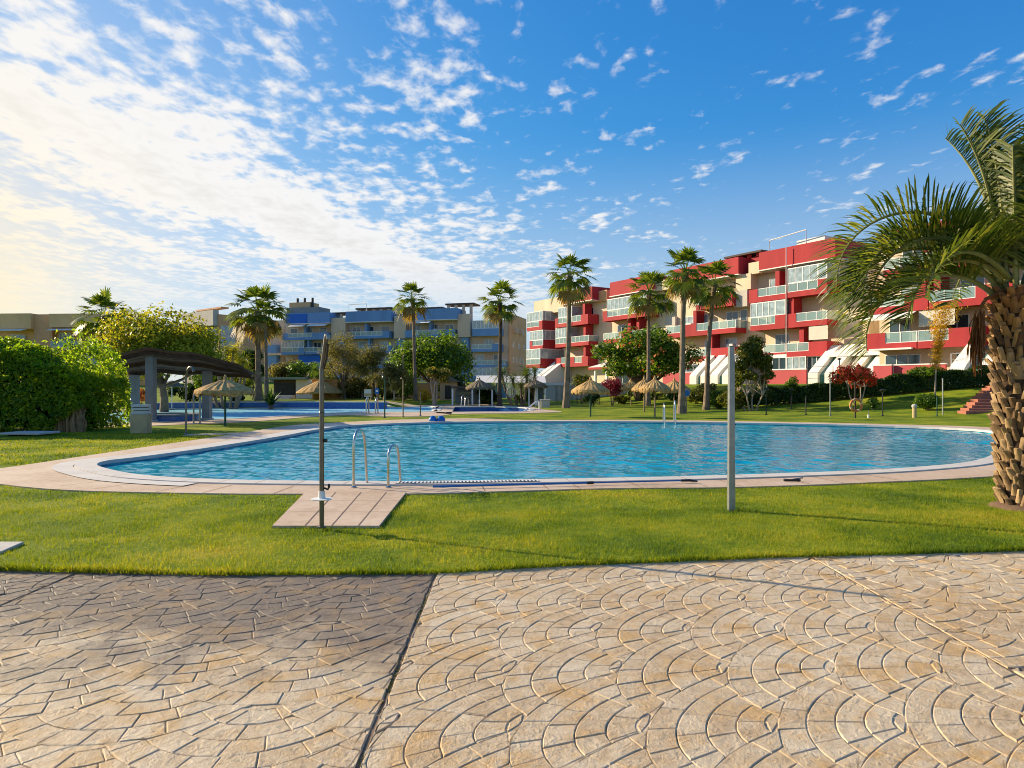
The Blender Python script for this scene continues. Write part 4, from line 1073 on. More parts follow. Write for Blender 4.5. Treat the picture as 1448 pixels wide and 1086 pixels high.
def tree(name, label, cat, x, y, z0, zc, rx, rz, nclump, nleaf, ls, lm, bm, seed, cone=0, ry=None, stems=1, crad=.34, group=None, extra=None, tr=None, flat=False, droop=.25, aspect=.55, spread=.25):
    """a tree: trunk (with limbs) and crown; zc the crown's centre height above the base"""
    r = np.random.default_rng(seed); rr = random.Random(seed); ry = ry or rx
    t = thing(name, label, cat, (x, y, z0), 0, group)
    cl = []
    for i in range(nclump):
        d = unit(r.normal(size=3)); 
        if flat: d[2] = abs(d[2])*.6
        elif d[2] < -.55: d[2] *= -.6
        k = r.uniform(.25, .95)**.6
        if cone: sc_ = 1 - cone*(d[2]*k*.5+.5); d[0] *= sc_*1.25; d[1] *= sc_*1.25
        cl.append((np.array([d[0]*rx*k*(1-crad*.5), d[1]*ry*k*(1-crad*.5), zc + d[2]*rz*k*(1-crad*.5)]), crad*min(rx, rz*1.5)*r.uniform(.6, 1.2)))
    P, N = crown_points(cl, nleaf, r)
    keepz = P[:, 2] > .15
    leaf_mesh('crown', P[keepz], N[keepz], ls, lm, t, seed+1, aspect, droop=droop)
    mb = MB(); tr = tr or max(.05, rx*.055)
    for s in range(stems):
        a = 2*math.pi*s/max(stems, 1) + rr.random(); sp = spread*rx if stems > 1 else 0
        b0 = Vector((math.cos(a)*sp*.35, math.sin(a)*sp*.35, -.1)); fork = Vector((math.cos(a)*sp + rr.uniform(-.1, .1)*rx, math.sin(a)*sp + rr.uniform(-.1, .1)*rx, max(.3, zc - rz*.62)))
        mid = (b0+fork)/2 + Vector((rr.uniform(-.06, .06)*rx, rr.uniform(-.06, .06)*rx, 0))
        mb.tube([b0, mid, fork], [tr*1.25, tr, tr*.85], 7)
        for c, q in cl[s::max(1, stems)][:9]:
            c = Vector(c); m = fork.lerp(c, .5) + Vector((0, 0, -.08*rz)); mb.tube([fork - Vector((0, 0, tr)), m, c], [tr*.62, tr*.38, tr*.12], 5)
    mb.build('trunk', bm, t, smooth=True)
    if extra:
        nm, n, em, es, tq = extra  # specks scattered over the crown: flowers and seed pods
        sub = [c for c in cl if c[0][2] > zc - rz*.3] or cl
        P, N = crown_points(sub[:max(3, int(len(sub)*tq))], n, r, .12, .5)
        leaf_mesh(nm, P, N, es, em, t, seed+5, .8)
    return t

# ---- tall clipped hedge on the left
def hedge(name, label, x0, x1, y0, y1, h0, h1, n, ls, lm, seed, zf=lambda x, y: 0.0, lump=.35, group=None, rend=False):
    r = np.random.default_rng(seed); cx, cy = (x0+x1)/2, (y0+y1)/2
    t = thing(name, label, 'hedge', (cx, cy, zf(cx, cy)), 0, group)
    def lumpy(x, s): return lump*(np.sin(x*1.3+s)+.6*np.sin(x*2.9+s*2.1)+.4*np.sin(x*5.3+s))/2
    k = r.uniform(0, 1, n); P = np.empty((n, 3)); N = np.empty((n, 3))
    xs = r.uniform(x0, x1, n); ys = r.uniform(y0, y1, n); dep = np.abs(r.normal(0, .16, n))
    top = h0 + (h1-h0)*(xs-x0)/(x1-x0) + lumpy(xs*1.0, 1.) *.9 + .25*lump*np.sin(ys*2.0+xs)
    if rend: top = top*np.interp(xs, [x1-3.4, x1-2.2, x1-1.1, x1-.3, x1], [1, .93, .82, .66, .55])
    zs = r.uniform(.0, 1, n)**.85*top
    A = k < .44; Bm = (k >= .44) & (k < .78); Cm = (k >= .78) & (k < .92); Dm = k >= .92
    P[A] = np.stack([xs, y0 + dep + lumpy(xs*1.1+zs*1.2, 3.)*.7*(zs/top), zs], 1)[A]; N[A] = (0, -1, .35)
    P[Bm] = np.stack([xs, ys, top - dep], 1)[Bm]; N[Bm] = (0, -.2, 1)
    P[Cm] = np.stack([x1 - dep + lumpy(ys*1.3+zs, 5.)*.5, ys, zs], 1)[Cm]; N[Cm] = (1, 0, .3)
    P[Dm] = np.stack([xs, y1 - dep, zs], 1)[Dm]; N[Dm] = (0, 1, .3)
    # round the shoulders
    sh = (P[:, 2]/top).clip(0, 1.1); P[A, 1] += (sh[A]**6)*.6; P[Cm, 0] -= (sh[Cm]**5)*.7
    if rend:
        gap = (P[:, 0] > x1-1.25+.4*np.sin(P[:, 2]*5)) & (P[:, 2] < .7+.25*np.sin(P[:, 0]*4)) & (P[:, 1] < y0+.9); P = P[~gap]; N = N[~gap]; n = len(P)
    P -= np.array([cx, cy, 0]); N = N + r.normal(0, .6, (n, 3))
    leaf_mesh('foliage', P, N, ls, lm, t, seed+1, .42, droop=.5)
    # twiggy interior: stems from the ground, and a dense core of older leaves
    mb = MB(); rr = random.Random(seed); ns = int((x1-x0)*2.6)
    for i in range(ns):
        bx = x0+.3+(x1-x0-.5)*i/ns + rr.uniform(-.1, .1) - cx; by = rr.uniform(y0+.35, y1-.4) - cy; hh = h0*rr.uniform(.6, .9)
        mb.tube([(bx, by, -.1), (bx+rr.uniform(-.15, .15), by+rr.uniform(-.1, .1), hh*.5), (bx+rr.uniform(-.3, .3), by+rr.uniform(-.2, .2), hh)], [.035, .028, .012], 5)
    mb.build('stems', M['bark'], t)
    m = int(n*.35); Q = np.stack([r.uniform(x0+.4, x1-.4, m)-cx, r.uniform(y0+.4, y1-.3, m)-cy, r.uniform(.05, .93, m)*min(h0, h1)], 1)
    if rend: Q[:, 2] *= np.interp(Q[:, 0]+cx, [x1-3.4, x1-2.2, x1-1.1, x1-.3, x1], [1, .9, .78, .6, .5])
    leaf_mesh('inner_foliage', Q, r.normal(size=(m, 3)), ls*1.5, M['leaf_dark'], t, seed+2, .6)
    return t
hx1 = xd(174, 27.0)
hg = hedge('tall_hedge', 'tall dense green hedge filling the left edge beside the slatted canopy', -27, hx1, 24.2, 27.6, 3.55, 3.05, 32000, .17, M['hedge'], 11, lump=.45, rend=True)
M['stem_brown'] = mat('brown_stems', (.3, .17, .08), .9, .3, 4, .5, 18)
# bare woody stems showing low at the hedge's end
mb = MB(); rr = random.Random(5)
for i in range(40):
    bx = hx1 - .12 - abs(rr.gauss(0, .55)); by = 24.4 + rr.uniform(0, .4); hh = rr.uniform(.6, 1.0)
    mb.tube([(bx, by, -.05), (bx+rr.uniform(-.08, .08), by+rr.uniform(-.1, .1), hh*.5), (bx+rr.uniform(-.14, .14), by+rr.uniform(-.05, .15), hh)], [.055, .045, .03], 5)
o = mb.build('bare_stems', M['stem_brown'], hg); o.location = (-hg.location.x, -hg.location.y, 0)

# ---- fan palms
def fan_palm(label, u, D, vbase, ucr, vcr, wpx, seed, tr=.2, name='fan_palm', nleaf=44, lm='leaf_palm', tm='trunk_grey', dry=.12, skirt=False, z0=None, up=0.0, group='tall fan palms'):
    x, y = xd(u, D), D
    z0 = hgt(x, y) if z0 is None else z0
    t = thing(name, label, 'palm', (x, y, z0), 0, group)
    tr *= .84; rr = random.Random(seed); zt = zd(vcr, D) - z0; dx = xd(ucr, D) - x; Rr = wpx/2*D/F
    # trunk: thick foot, slight lean and curve, ringed by old leaf scars
    n = 26; pts = []; rad = []
    for i in range(n+1):
        f = i/n; pts.append((dx*(f**1.4) + .04*math.sin(f*5+seed), .03*math.sin(f*4+seed*2), -.1 + (zt+.1)*f))
        rad.append((tr*(1.0 + .75*math.exp(-f*9)) * (1-.22*f)) * (1 + (.05 if i % 2 else -.03)) + (tr*.55*math.exp(-(1-f)*14)))
    MB().tube(pts, rad, 10).build('trunk', M[tm], t, smooth=False)
    V = []; Fc = []; Mi = []
    top = Vector((dx, 0, zt))
    def leaf(az, el, Lp, Lb, droop, mi):
        d = Vector((math.cos(az)*math.cos(el), math.sin(az)*math.cos(el), math.sin(el)))
        side = Vector((-math.sin(az), math.cos(az), 0)); upv = side.cross(d) * -1
        if upv.z < 0 and el < 1.2: upv = -upv
        # petiole: two crossed strips that sag
        p0 = top + d*tr*.5; p1 = p0 + d*Lp*.55 + Vector((0, 0, -.03*Lp)); p2 = p0 + d*Lp + Vector((0, 0, -.14*Lp - droop*.1*Lp))
        k = len(V); w = .022 + .006*Rr
        for p, ww in ((p0, w*1.6), (p1, w), (p2, w*.8)): V.extend([tuple(p - side*ww), tuple(p + side*ww)])
        Fc.extend([(k, k+1, k+3, k+2), (k+2, k+3, k+5, k+4)]); Mi.extend([mi, mi])
        dd = ((p2-p1).normalized() + Vector((0, 0, -.6*droop))).normalized(); upv = side.cross(dd)
        if upv.z < 0: upv = -upv
        ns = 15; roll = rr.uniform(-.25, .25)
        for i in range(ns):
            a = -1.75 + 3.5*i/(ns-1); a += rr.uniform(-.05, .05)
            dir_ = (dd*math.cos(a) + side*math.sin(a) + upv*(roll*math.sin(a) + .10*abs(math.sin(a)))).normalized()
            ll = Lb*(.62 + .38*math.cos(a*.55))*rr.uniform(.88, 1.1)
            perp = dir_.cross(upv).normalized(); wd = ll*.17
            m_ = p2 + dir_*ll*.55 + Vector((0, 0, -.02*ll*(1+droop))); q = p2 + dir_*ll*.82 + Vector((0, 0, -.09*ll*(1+droop*.8)))
            e = p2 + dir_*ll*.98 + Vector((0, 0, -.2*ll*(.7+droop))) 
            k = len(V)
            V.extend([tuple(p2 - perp*.01), tuple(p2 + perp*.01), tuple(m_ + perp*wd*.55), tuple(m_ - perp*wd*.55), tuple(q + perp*wd*.3), tuple(q - perp*wd*.3), tuple(e + perp*wd*.06), tuple(e - perp*wd*.06)])
            Fc.extend([(k, k+1, k+2, k+3), (k+3, k+2, k+4, k+5), (k+5, k+4, k+6, k+7)]); Mi.extend([mi]*3)
    for i in range(nleaf):
        f = (i+.5)/nleaf; el = R(80) - R(128)*f**.9 + rr.uniform(-.12, .12) + up; az = i*2.39996 + rr.uniform(-.25, .25)
        mi = 1 if (f > 1-dry or (f > .8 and rr.random() < .25)) else 0
        L0 = Rr*rr.uniform(.92, 1.1)
        L0 *= rr.uniform(.82, 1.05); leaf(az, el, L0*.62, L0*.47, max(0, .05 + f*.75), mi)
    if skirt:
        for i in range(60): leaf(rr.uniform(0, 6.28), R(-70)+rr.uniform(-.25, .25), Rr*.25, Rr*.5, 1.0, 1)
    arr('crown', V, Fc, [M[lm], M['leaf_dry']], t, midx=Mi)
    return t
PALMS = [
 ('hazy fan palm standing between the sand coloured block and the round tree', 145, 66, 0, 145, 447, 82, .22, 'leaf_palm'),
 ('large bushy fan palm with paired trunks at the left end of the blue block', 366, 60, 0, 364, 440, 92, .3, 'leaf_palm'),
 ('slim fan palm with a pale flared foot rising before the middle of the blue block', 588, 65, 565, 583, 424, 58, .2, 'leaf_palm'),
 ('slim dark fan palm standing before the terracotta gable of the blue block', 707, 58, 571, 707, 428, 66, .2, 'leaf_palm'),
 ('tallest fan palm, leaning trunk, standing clear at the left end of the red block', 801, 53, 577, 806, 390, 78, .24, 'leaf_palm'),
 ('fan palm whose trunk rises out of the orange-flecked round tree', 916, 58, 575, 918, 414, 78, .2, 'leaf_palm'),
 ('nearest fan palm of the close pair, straight trunk by the pool ladder', 963, 42, 585, 969, 386, 76, .21, 'leaf_palm'),
 ('fan palm with a slanting trunk just right of the straight one, before red balconies', 998, 49, 579, 1010, 402, 74, .2, 'leaf_palm'),
]
for i, (lab, u, D, vb, uc, vc, w, tr, lm) in enumerate(PALMS):
    fan_palm(lab, u, D, vb, uc, vc, w, 20+i, tr, lm=lm, tm='trunk_dark' if i == 3 else 'trunk_grey', dry=.2 if i in (1, 2) else .1, nleaf=34 if i in (1, 6) else 29)
# second, slimmer trunk beside the bushy left palm
fan_palm('slim pale fan palm trunk close beside the large bushy palm on the left', 378, 58.5, 0, 374, 447, 52, 41, .17, nleaf=18, dry=.3)

# ---- multi-stemmed small palms by the white awnings
def palm_cluster(label, u, D, stems, seed, lm='leaf_palm', cat='palm', ns=9, group='small clustered palms'):
    x, y = xd(u, D), D; z0 = hgt(x, y); t = thing('clustered_palm', label, cat, (x, y, z0), 0, group); rr = random.Random(seed)
    V, Fc = [], []; mb = MB()
    for (du, v, rpx) in stems:
        tx = du*D/F; ty = rr.uniform(-.8, .8); tz = zd(v, D) - z0; Rr = rpx*D/F
        mb.tube([(tx*.45, ty*.5, -.1), (tx*.8, ty*.8, tz*.5), (tx, ty, tz)], [.13, .11, .1], 7)
        for i in range(26):
            az = i*2.4+rr.uniform(-.2, .2); el = R(75) - R(115)*(i/26)
            d0 = Vector((math.cos(az), math.sin(az), 0)); p = Vector((tx, ty, tz)); L0 = Rr*rr.uniform(.85, 1.15); pp = []
            for q in range(5):
                pp.append(p.copy()); e = el - q*.3; p = p + (d0*math.cos(e) + Vector((0, 0, math.sin(e))))*L0/4
            s = Vector((-d0.y, d0.x, 0))
            for q in range(4):
                for k_ in range(2):
                    for sg in (-1, 1):
                        c = pp[q].lerp(pp[q+1], k_*.5+.2); tip = c + s*sg*L0*.3*(1-.15*q) + (pp[q+1]-pp[q])*.6 + Vector((0, 0, -.06*L0)); tang = (pp[q+1]-pp[q])*.22
                        k = len(V); V.extend([tuple(c-tang*.5), tuple(c+tang*.5), tuple(tip)]); Fc.append((k, k+1, k+2))
    mb.build('trunk', M['trunk_grey'], t, smooth=True); arr('crown', V, Fc, M[lm], t)
    return t
palm_cluster('cluster of small feathery palms beside the trunk of the dark fan palm', 737, 60, [(-28, 528, 22), (-12, 536, 17), (8, 531, 20), (0, 545, 14)], 3)
palm_cluster('cluster of small feathery palms just left of the thatched pavilion by the terrace wall', 752, 63, [(-8, 526, 16), (4, 524, 16), (-2, 540, 12)], 4)
palm_cluster('bright low palm fronds showing above the canopy roof beside the bushy fan palm', 322, 52, [(-16, 505, 24), (8, 497, 26), (22, 512, 20), (-30, 518, 18), (26, 530, 16)], 5, 'leaf_yellow')
palm_cluster('low green palm tuft behind the dark pavilion roof', 447, 70, [(-4, 522, 14), (12, 519, 15), (2, 532, 12)], 6, 'leaf_green')
palm_cluster('pale slender palm tuft among the olive trees left of centre', 540, 62, [(-8, 535, 15), (6, 530, 14)], 7, 'leaf_olive')

# ---- broadleaf trees
def T_(name, label, cat, u, D, vtop, vbot, wpx, vbase=None, **k):
    x, y = xd(u, D), D; z0 = hgt(x, y)
    zt, zb = zd(vtop, D)-z0, zd(vbot, D)-z0; rx = wpx/2*D/F
    return tree(name, label, cat, x, y, z0, (zt+zb)/2, rx, (zt-zb)/2, **k)
T_('round_tree', 'big round yellow green tree with large leaves behind the slatted canopy', 'tree', 232, 46, 428, 570, 186, nclump=54, nleaf=18000, ls=.26, lm=M['leaf_yellow'], bm=M['bark'], seed=51, crad=.3)
# long shoots standing up out of its top
T_('conifer', 'dark narrow conifer between the terracotta block and the bushy fan palm', 'tree', 327, 78, 478, 560, 34, nclump=16, nleaf=2600, ls=.3, lm=M['leaf_dark'], bm=M['bark'], seed=52, crad=.5)
T_('dark_tree', 'dark evergreen filling behind the paired palm trunks', 'tree', 357, 64, 480, 566, 34, nclump=16, nleaf=3000, ls=.28, lm=M['leaf_dark'], bm=M['bark'], seed=53, crad=.5)
T_('olive_tree', 'dull olive tree with drooping grey foliage behind the bent shower pole', 'tree', 488, 66, 458, 566, 80, nclump=34, nleaf=9500, ls=.2, lm=M['leaf_olive'], bm=M['bark'], seed=54, droop=.6, aspect=.3)
T_('olive_tree', 'smaller tawny olive tree beside the first, above the right end of the pavilion', 'tree', 525, 64, 472, 566, 62, nclump=26, nleaf=7000, ls=.2, lm=M['leaf_olive'], bm=M['bark'], seed=55, droop=.6, aspect=.3)
T_('small_tree', 'small fine leaved tree right of the blue swimming notice', 'tree', 557, 62, 508, 568, 46, nclump=18, nleaf=3600, ls=.18, lm=M['leaf_olive'], bm=M['bark_pale'], seed=56)
T_('broad_tree', 'broad bright green tree hiding the middle of the blue block', 'tree', 614, 72, 466, 564, 146, nclump=58, nleaf=17000, ls=.34, lm=M['leaf_green'], bm=M['bark'], seed=57, crad=.3)
T_('small_tree', 'small tree with yellowing crown right of the pale flared palm foot', 'tree', 614, 60, 513, 548, 44, nclump=14, nleaf=2600, ls=.18, lm=M['leaf_magnolia'], bm=M['bark_pale'], seed=58, stems=3, extra=('blossoms', 260, M['leaf_gold'], .22, .6))
T_('small_tree', 'small rounded tree above the left part of the dark pavilion', 'tree', 400, 74, 500, 556, 56, nclump=20, nleaf=3800, ls=.24, lm=M['leaf_olive'], bm=M['bark'], seed=59)
T_('small_tree', 'low bushy tree above the white wall of the pavilion', 'tree', 432, 73, 508, 556, 50, nclump=16, nleaf=3200, ls=.24, lm=M['leaf_green'], bm=M['bark'], seed=60)
T_('umbrella_tree', 'wide umbrella shaped tree with orange flecks before the red block', 'tree', 908, 64, 464, 554, 160, nclump=56, nleaf=14000, ls=.34, lm=M['leaf_green'], bm=M['bark'], seed=61, crad=.27, stems=2, extra=('blossoms', 420, M['flower_orange'], .34, .25))
T_('young_tree', 'upright dense tree with pale twin stems right of the grey post', 'tree', 1062, 47, 463, 580, 76, nclump=46, nleaf=9500, ls=.2, lm=M['leaf_magnolia'], bm=M['bark_pale'], seed=62, cone=.7, stems=4, crad=.26, spread=.5, tr=.055)
T_('flowering_tree', 'small tree with a spreading crown of red flowers behind the lifebuoy', 'tree', 1213, 46, 514, 554, 84, nclump=18, nleaf=1700, ls=.16, lm=M['leaf_dark'], bm=M['bark_pale'], seed=63, stems=3, tr=.04, extra=('blossoms', 1900, M['flower_red'], .17, 1.0))
T_('umbrella_tree', 'little flat topped tree over the round shrub by the right hand hedge', 'tree', 1314, 47, 515, 542, 58, nclump=16, nleaf=2600, ls=.16, lm=M['leaf_green'], bm=M['bark'], seed=64, stems=2, tr=.05, flat=True, crad=.4)
# thin yellow tree
def yellow_tree():
    D = 44; u = 1322; x, y = xd(u, D), D; z0 = hgt(x, y); t = thing('yellow_tree', 'thin drooping golden yellow tree in front of the lower red balconies', 'tree', (x, y, z0), 0)
    r = np.random.default_rng(9); top = zd(428, D)-z0; dx = 13*D/F
    MB().tube([(0, 0, -.1), (.05, 0, 1.5), (.15, 0, 3.0), (dx, 0, top)], [.05, .045, .035, .015], 6).build('trunk', M['bark_pale'], t, smooth=True)
    n = 3000; f = r.uniform(.0, 1, n)**.8; z = 1.9 + (top-1.9)*f; w = .2 + .75*np.clip(f-.35, 0, 1)*np.where(f > .93, .7, 1)
    P = np.stack([.08 + dx*f**1.5 + r.normal(0, 1, n)*w*.75, r.normal(0, 1, n)*w*.5, z], 1)
    leaf_mesh('crown', P, r.normal(size=(n, 3)), .17, M['leaf_gold'], t, 10, .3, droop=.8)
yellow_tree()

# ---- shrubs
def shrub(label, u, D, vtop, vbot, wpx, n, ls, lm, seed, cat='shrub', name='shrub', group=None, z0=None):
    x, y = xd(u, D), D; z0 = hgt(x, y) if z0 is None else z0; zt = zd(vtop, D)-z0; zb = max(zd(vbot, D)-z0, .0); rx = wpx/2*D/F
    r = np.random.default_rng(seed); t = thing(name, label, cat, (x, y, z0), 0, group)
    cl = [(np.array([0, 0, (zt+zb)*.5]), min(rx, (zt-zb)/2))]
    for i in range(12):
        d = unit(r.normal(size=3)); cl.append((np.array([d[0]*rx*.6, d[1]*rx*.5, (zb+zt)/2 + d[2]*(zt-zb)*.3]), min(rx, (zt-zb)/2)*.5))
    P, N = crown_points(cl, n, r, .25); P[:, 2] = np.clip(P[:, 2], .02, None); leaf_mesh('foliage', P, N, ls, lm, t, seed+1, .5)
    mb = MB(); rr = random.Random(seed)
    for i in range(6):
        a = i*1.05; mb.tube([(math.cos(a)*.05, math.sin(a)*.05, -.08), (math.cos(a)*rx*.3, math.sin(a)*rx*.3, zt*.6)], [.025, .01], 5)
    mb.build('stems', M['bark'], t); return t
shrub('round clipped bright green shrub on the bank by the low bollard', 1311, 40.5, 555, 589, 38, 3400, .12, M['leaf_green'], 71)
shrub('dark purple shrub beside the standing thatched parasol', 866, 60, 532, 562, 34, 1500, .2, M['leaf_purple'], 72)
shrub('leafy bush at the foot of the pale twin stemmed tree', 1036, 47.5, 548, 582, 48, 2200, .2, M['leaf_magnolia'], 73)
shrub('low bush left of the grey post under the slanting palm', 1014, 51, 550, 582, 40, 1800, .2, M['leaf_green'], 74)
shrub('small dark bush behind the lifebuoy under the red flowers', 1235, 43, 562, 578, 18, 500, .14, M['leaf_green'], 75)
shrub('small upright shrub against the pink garden wall', 1119, 50, 525, 572, 22, 1300, .16, M['leaf_green'], 76)
shrub('yellow green bush at the foot of the right thatched parasols', 926, 63, 556, 578, 60, 1700, .2, M['leaf_green'], 77)
shrub('clipped dark bush right of the tallest palm trunk', 838, 60, 556, 572, 40, 1500, .16, M['leaf_dark'], 78)
shrub('small palm like bush over the beige terrace wall', 823, 66, 527, 552, 34, 1300, .22, M['leaf_magnolia'], 79)
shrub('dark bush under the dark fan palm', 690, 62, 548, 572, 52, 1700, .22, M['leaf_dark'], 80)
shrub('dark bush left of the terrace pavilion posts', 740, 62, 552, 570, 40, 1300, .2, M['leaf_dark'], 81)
shrub('green bush beneath the left thatched parasols on the right lawn', 880, 62, 558, 578, 34, 1200, .2, M['leaf_magnolia'], 82)
shrub('low dark planting left of the agave below the pavilion', 330, 58, 552, 570, 60, 1900, .2, M['leaf_dark'], 83)
shrub('yellow bush right of the pale flared palm foot', 600, 63, 548, 567, 24, 900, .18, M['leaf_gold'], 84)
shrub('reddish bush seen between the canopy columns on the left', 186, 52, 546, 578, 34, 1300, .2, M['leaf_magnolia'], 85)
shrub('dark bush behind the columns of the slatted canopy', 265, 56, 540, 572, 70, 2400, .22, M['leaf_dark'], 86)
shrub('mixed low bush before the pink wall behind the slanting palm', 985, 56, 548, 575, 40, 1300, .2, M['leaf_magnolia'], 87)
shrub('low bush under the umbrella shaped tree between thatched parasols', 955, 60, 552, 578, 44, 1500, .2, M['leaf_dark'], 88)
shrub('mixed bush at the right of the first shrubs near the umbrella tree', 1000, 58, 540, 576, 40, 1600, .22, M['leaf_olive'], 89)
shrub('planting below the small trees behind the notice board', 545, 66, 550, 568, 50, 1500, .2, M['leaf_magnolia'], 90)
for i, (lab, u, D, v0, v1, w, n, m_) in enumerate([
 ('leafy green bush behind the cane hut roof', 470, 70, 528, 560, 50, 2200, 'leaf_green'),
 ('tawny bush under the first olive tree', 497, 67, 530, 566, 48, 2200, 'leaf_olive'),
 ('dense dark bush between the white notice board and the olive trees', 527, 68, 528, 566, 44, 2000, 'leaf_magnolia'),
 ('green bush behind the pale leaning shower pole', 572, 66, 522, 566, 46, 2200, 'leaf_green'),
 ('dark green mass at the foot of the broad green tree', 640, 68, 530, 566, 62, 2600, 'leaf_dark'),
 ('pale green bush left of the white walled pavilion under the small trees', 412, 76, 528, 556, 60, 2200, 'leaf_magnolia'),
 ('sunny yellow green bush behind the canopy right end', 338, 56, 505, 556, 40, 2600, 'leaf_yellow'),
 ('big leafy bush between the canopy and the bushy fan palm', 300, 54, 520, 566, 50, 2600, 'leaf_green'),
 ('dark bush at the left end of the bank hedge', 1060, 50, 545, 580, 50, 2200, 'leaf_dark'),
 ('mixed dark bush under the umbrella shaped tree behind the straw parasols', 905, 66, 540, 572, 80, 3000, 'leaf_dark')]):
    shrub(lab, u, D, v0, v1, w, n, .24, M[m_], 200+i)
# agave-like clump on the blue wall
def agave(label, u, D, z0, s, seed):
    x = xd(u, D); t = thing('agave_plant', label, 'plant', (x, D, z0), 0); rr = random.Random(seed); V, Fc = [], []
    for i in range(46):
        az = i*2.4; el = R(85)-R(80)*(i/46); L0 = s*rr.uniform(.7, 1.1); d = Vector((math.cos(az)*math.cos(el), math.sin(az)*math.cos(el), math.sin(el))); sd_ = Vector((-math.sin(az), math.cos(az), 0))
        k = len(V); b = d*.05; m_ = d*L0*.5; e = d*L0 - Vector((0, 0, L0*.12))
        V.extend([tuple(b-sd_*.07), tuple(b+sd_*.07), tuple(m_+sd_*.09), tuple(m_-sd_*.09), tuple(e+sd_*.01), tuple(e-sd_*.01)]); Fc.extend([(k, k+1, k+2, k+3), (k+3, k+2, k+4, k+5)])
    arr('leaves', V, Fc, M['leaf_dark'], t)
    MB().lathe([(.2, -.3), (.18, .0), (.06, .2)], 8).build('stem', M['bark'], t)
agave('dark spiky agave clump in front of the blue tiled wall', 383, 51.5, .25, 1.5, 3)
# hedge along the bank on the right
hx = [(xd(1078, 51), xd(1190, 49.5), 50.5), (xd(1190, 48.5), xd(1420, 46), 47.2)]
rt = thing('bank_hedge', 'long dark clipped hedge along the grassy bank below the red block', 'hedge', (xd(1250, 48), 48, hgt(xd(1250, 48), 48)), math.atan2(45.6-51, xd(1430, 45.6)-xd(1075, 51)))
def bank_hedge():
    r = np.random.default_rng(31); ax_, ay_, bx2, by2 = xd(1075, 51), 51, xd(1440, 45.6), 45.6; Lh = math.hypot(bx2-ax_, by2-ay_); n = 15000
    s = r.uniform(0, 1, n); off = r.uniform(-.7, .7, n); h = 1.25 + .1*np.sin(s*60) + .08*np.sin(s*23); k = r.uniform(0, 1, n); zz = r.uniform(.03, 1, n)*h; dp = np.abs(r.normal(0, .1, n))
    front = k < .55; topm = ~front
    off = np.where(front, -.7+dp+.1*np.sin(s*80+zz*3), off); zz = np.where(topm, h-dp, zz)
    g = np.array([hgt(ax_+(bx2-ax_)*q, ay_+(by2-ay_)*q) for q in s]) - rt.location.z
    # local frame of the Empty: x along the hedge
    ca_, sa2 = math.cos(rt.rotation_euler.z), math.sin(rt.rotation_euler.z)
    wx = ax_+(bx2-ax_)*s - rt.location.x; wy = ay_+(by2-ay_)*s - rt.location.y
    lx = wx*ca_ + wy*sa2; ly = -wx*sa2 + wy*ca_
    P = np.stack([lx, ly+off, zz+g], 1); N = np.where(front[:, None], (0, -1, .3), (0, 0, 1)) + r.normal(0, .6, (n, 3))
    leaf_mesh('foliage', P, N, .17, M['leaf_dark'], rt, 32, .5)
    m = 5000; s2 = r.uniform(0, 1, m); g2 = np.array([hgt(ax_+(bx2-ax_)*q, ay_+(by2-ay_)*q) for q in s2]) - rt.location.z
    wx = ax_+(bx2-ax_)*s2 - rt.location.x; wy = ay_+(by2-ay_)*s2 - rt.location.y
    leaf_mesh('inner_foliage', np.stack([wx*ca_+wy*sa2, -wx*sa2+wy*ca_+r.uniform(-.5, .5, m), r.uniform(.1, 1.1, m)+g2], 1), r.normal(size=(m, 3)), .26, M['leaf_dark'], rt, 33, .7)
bank_hedge()

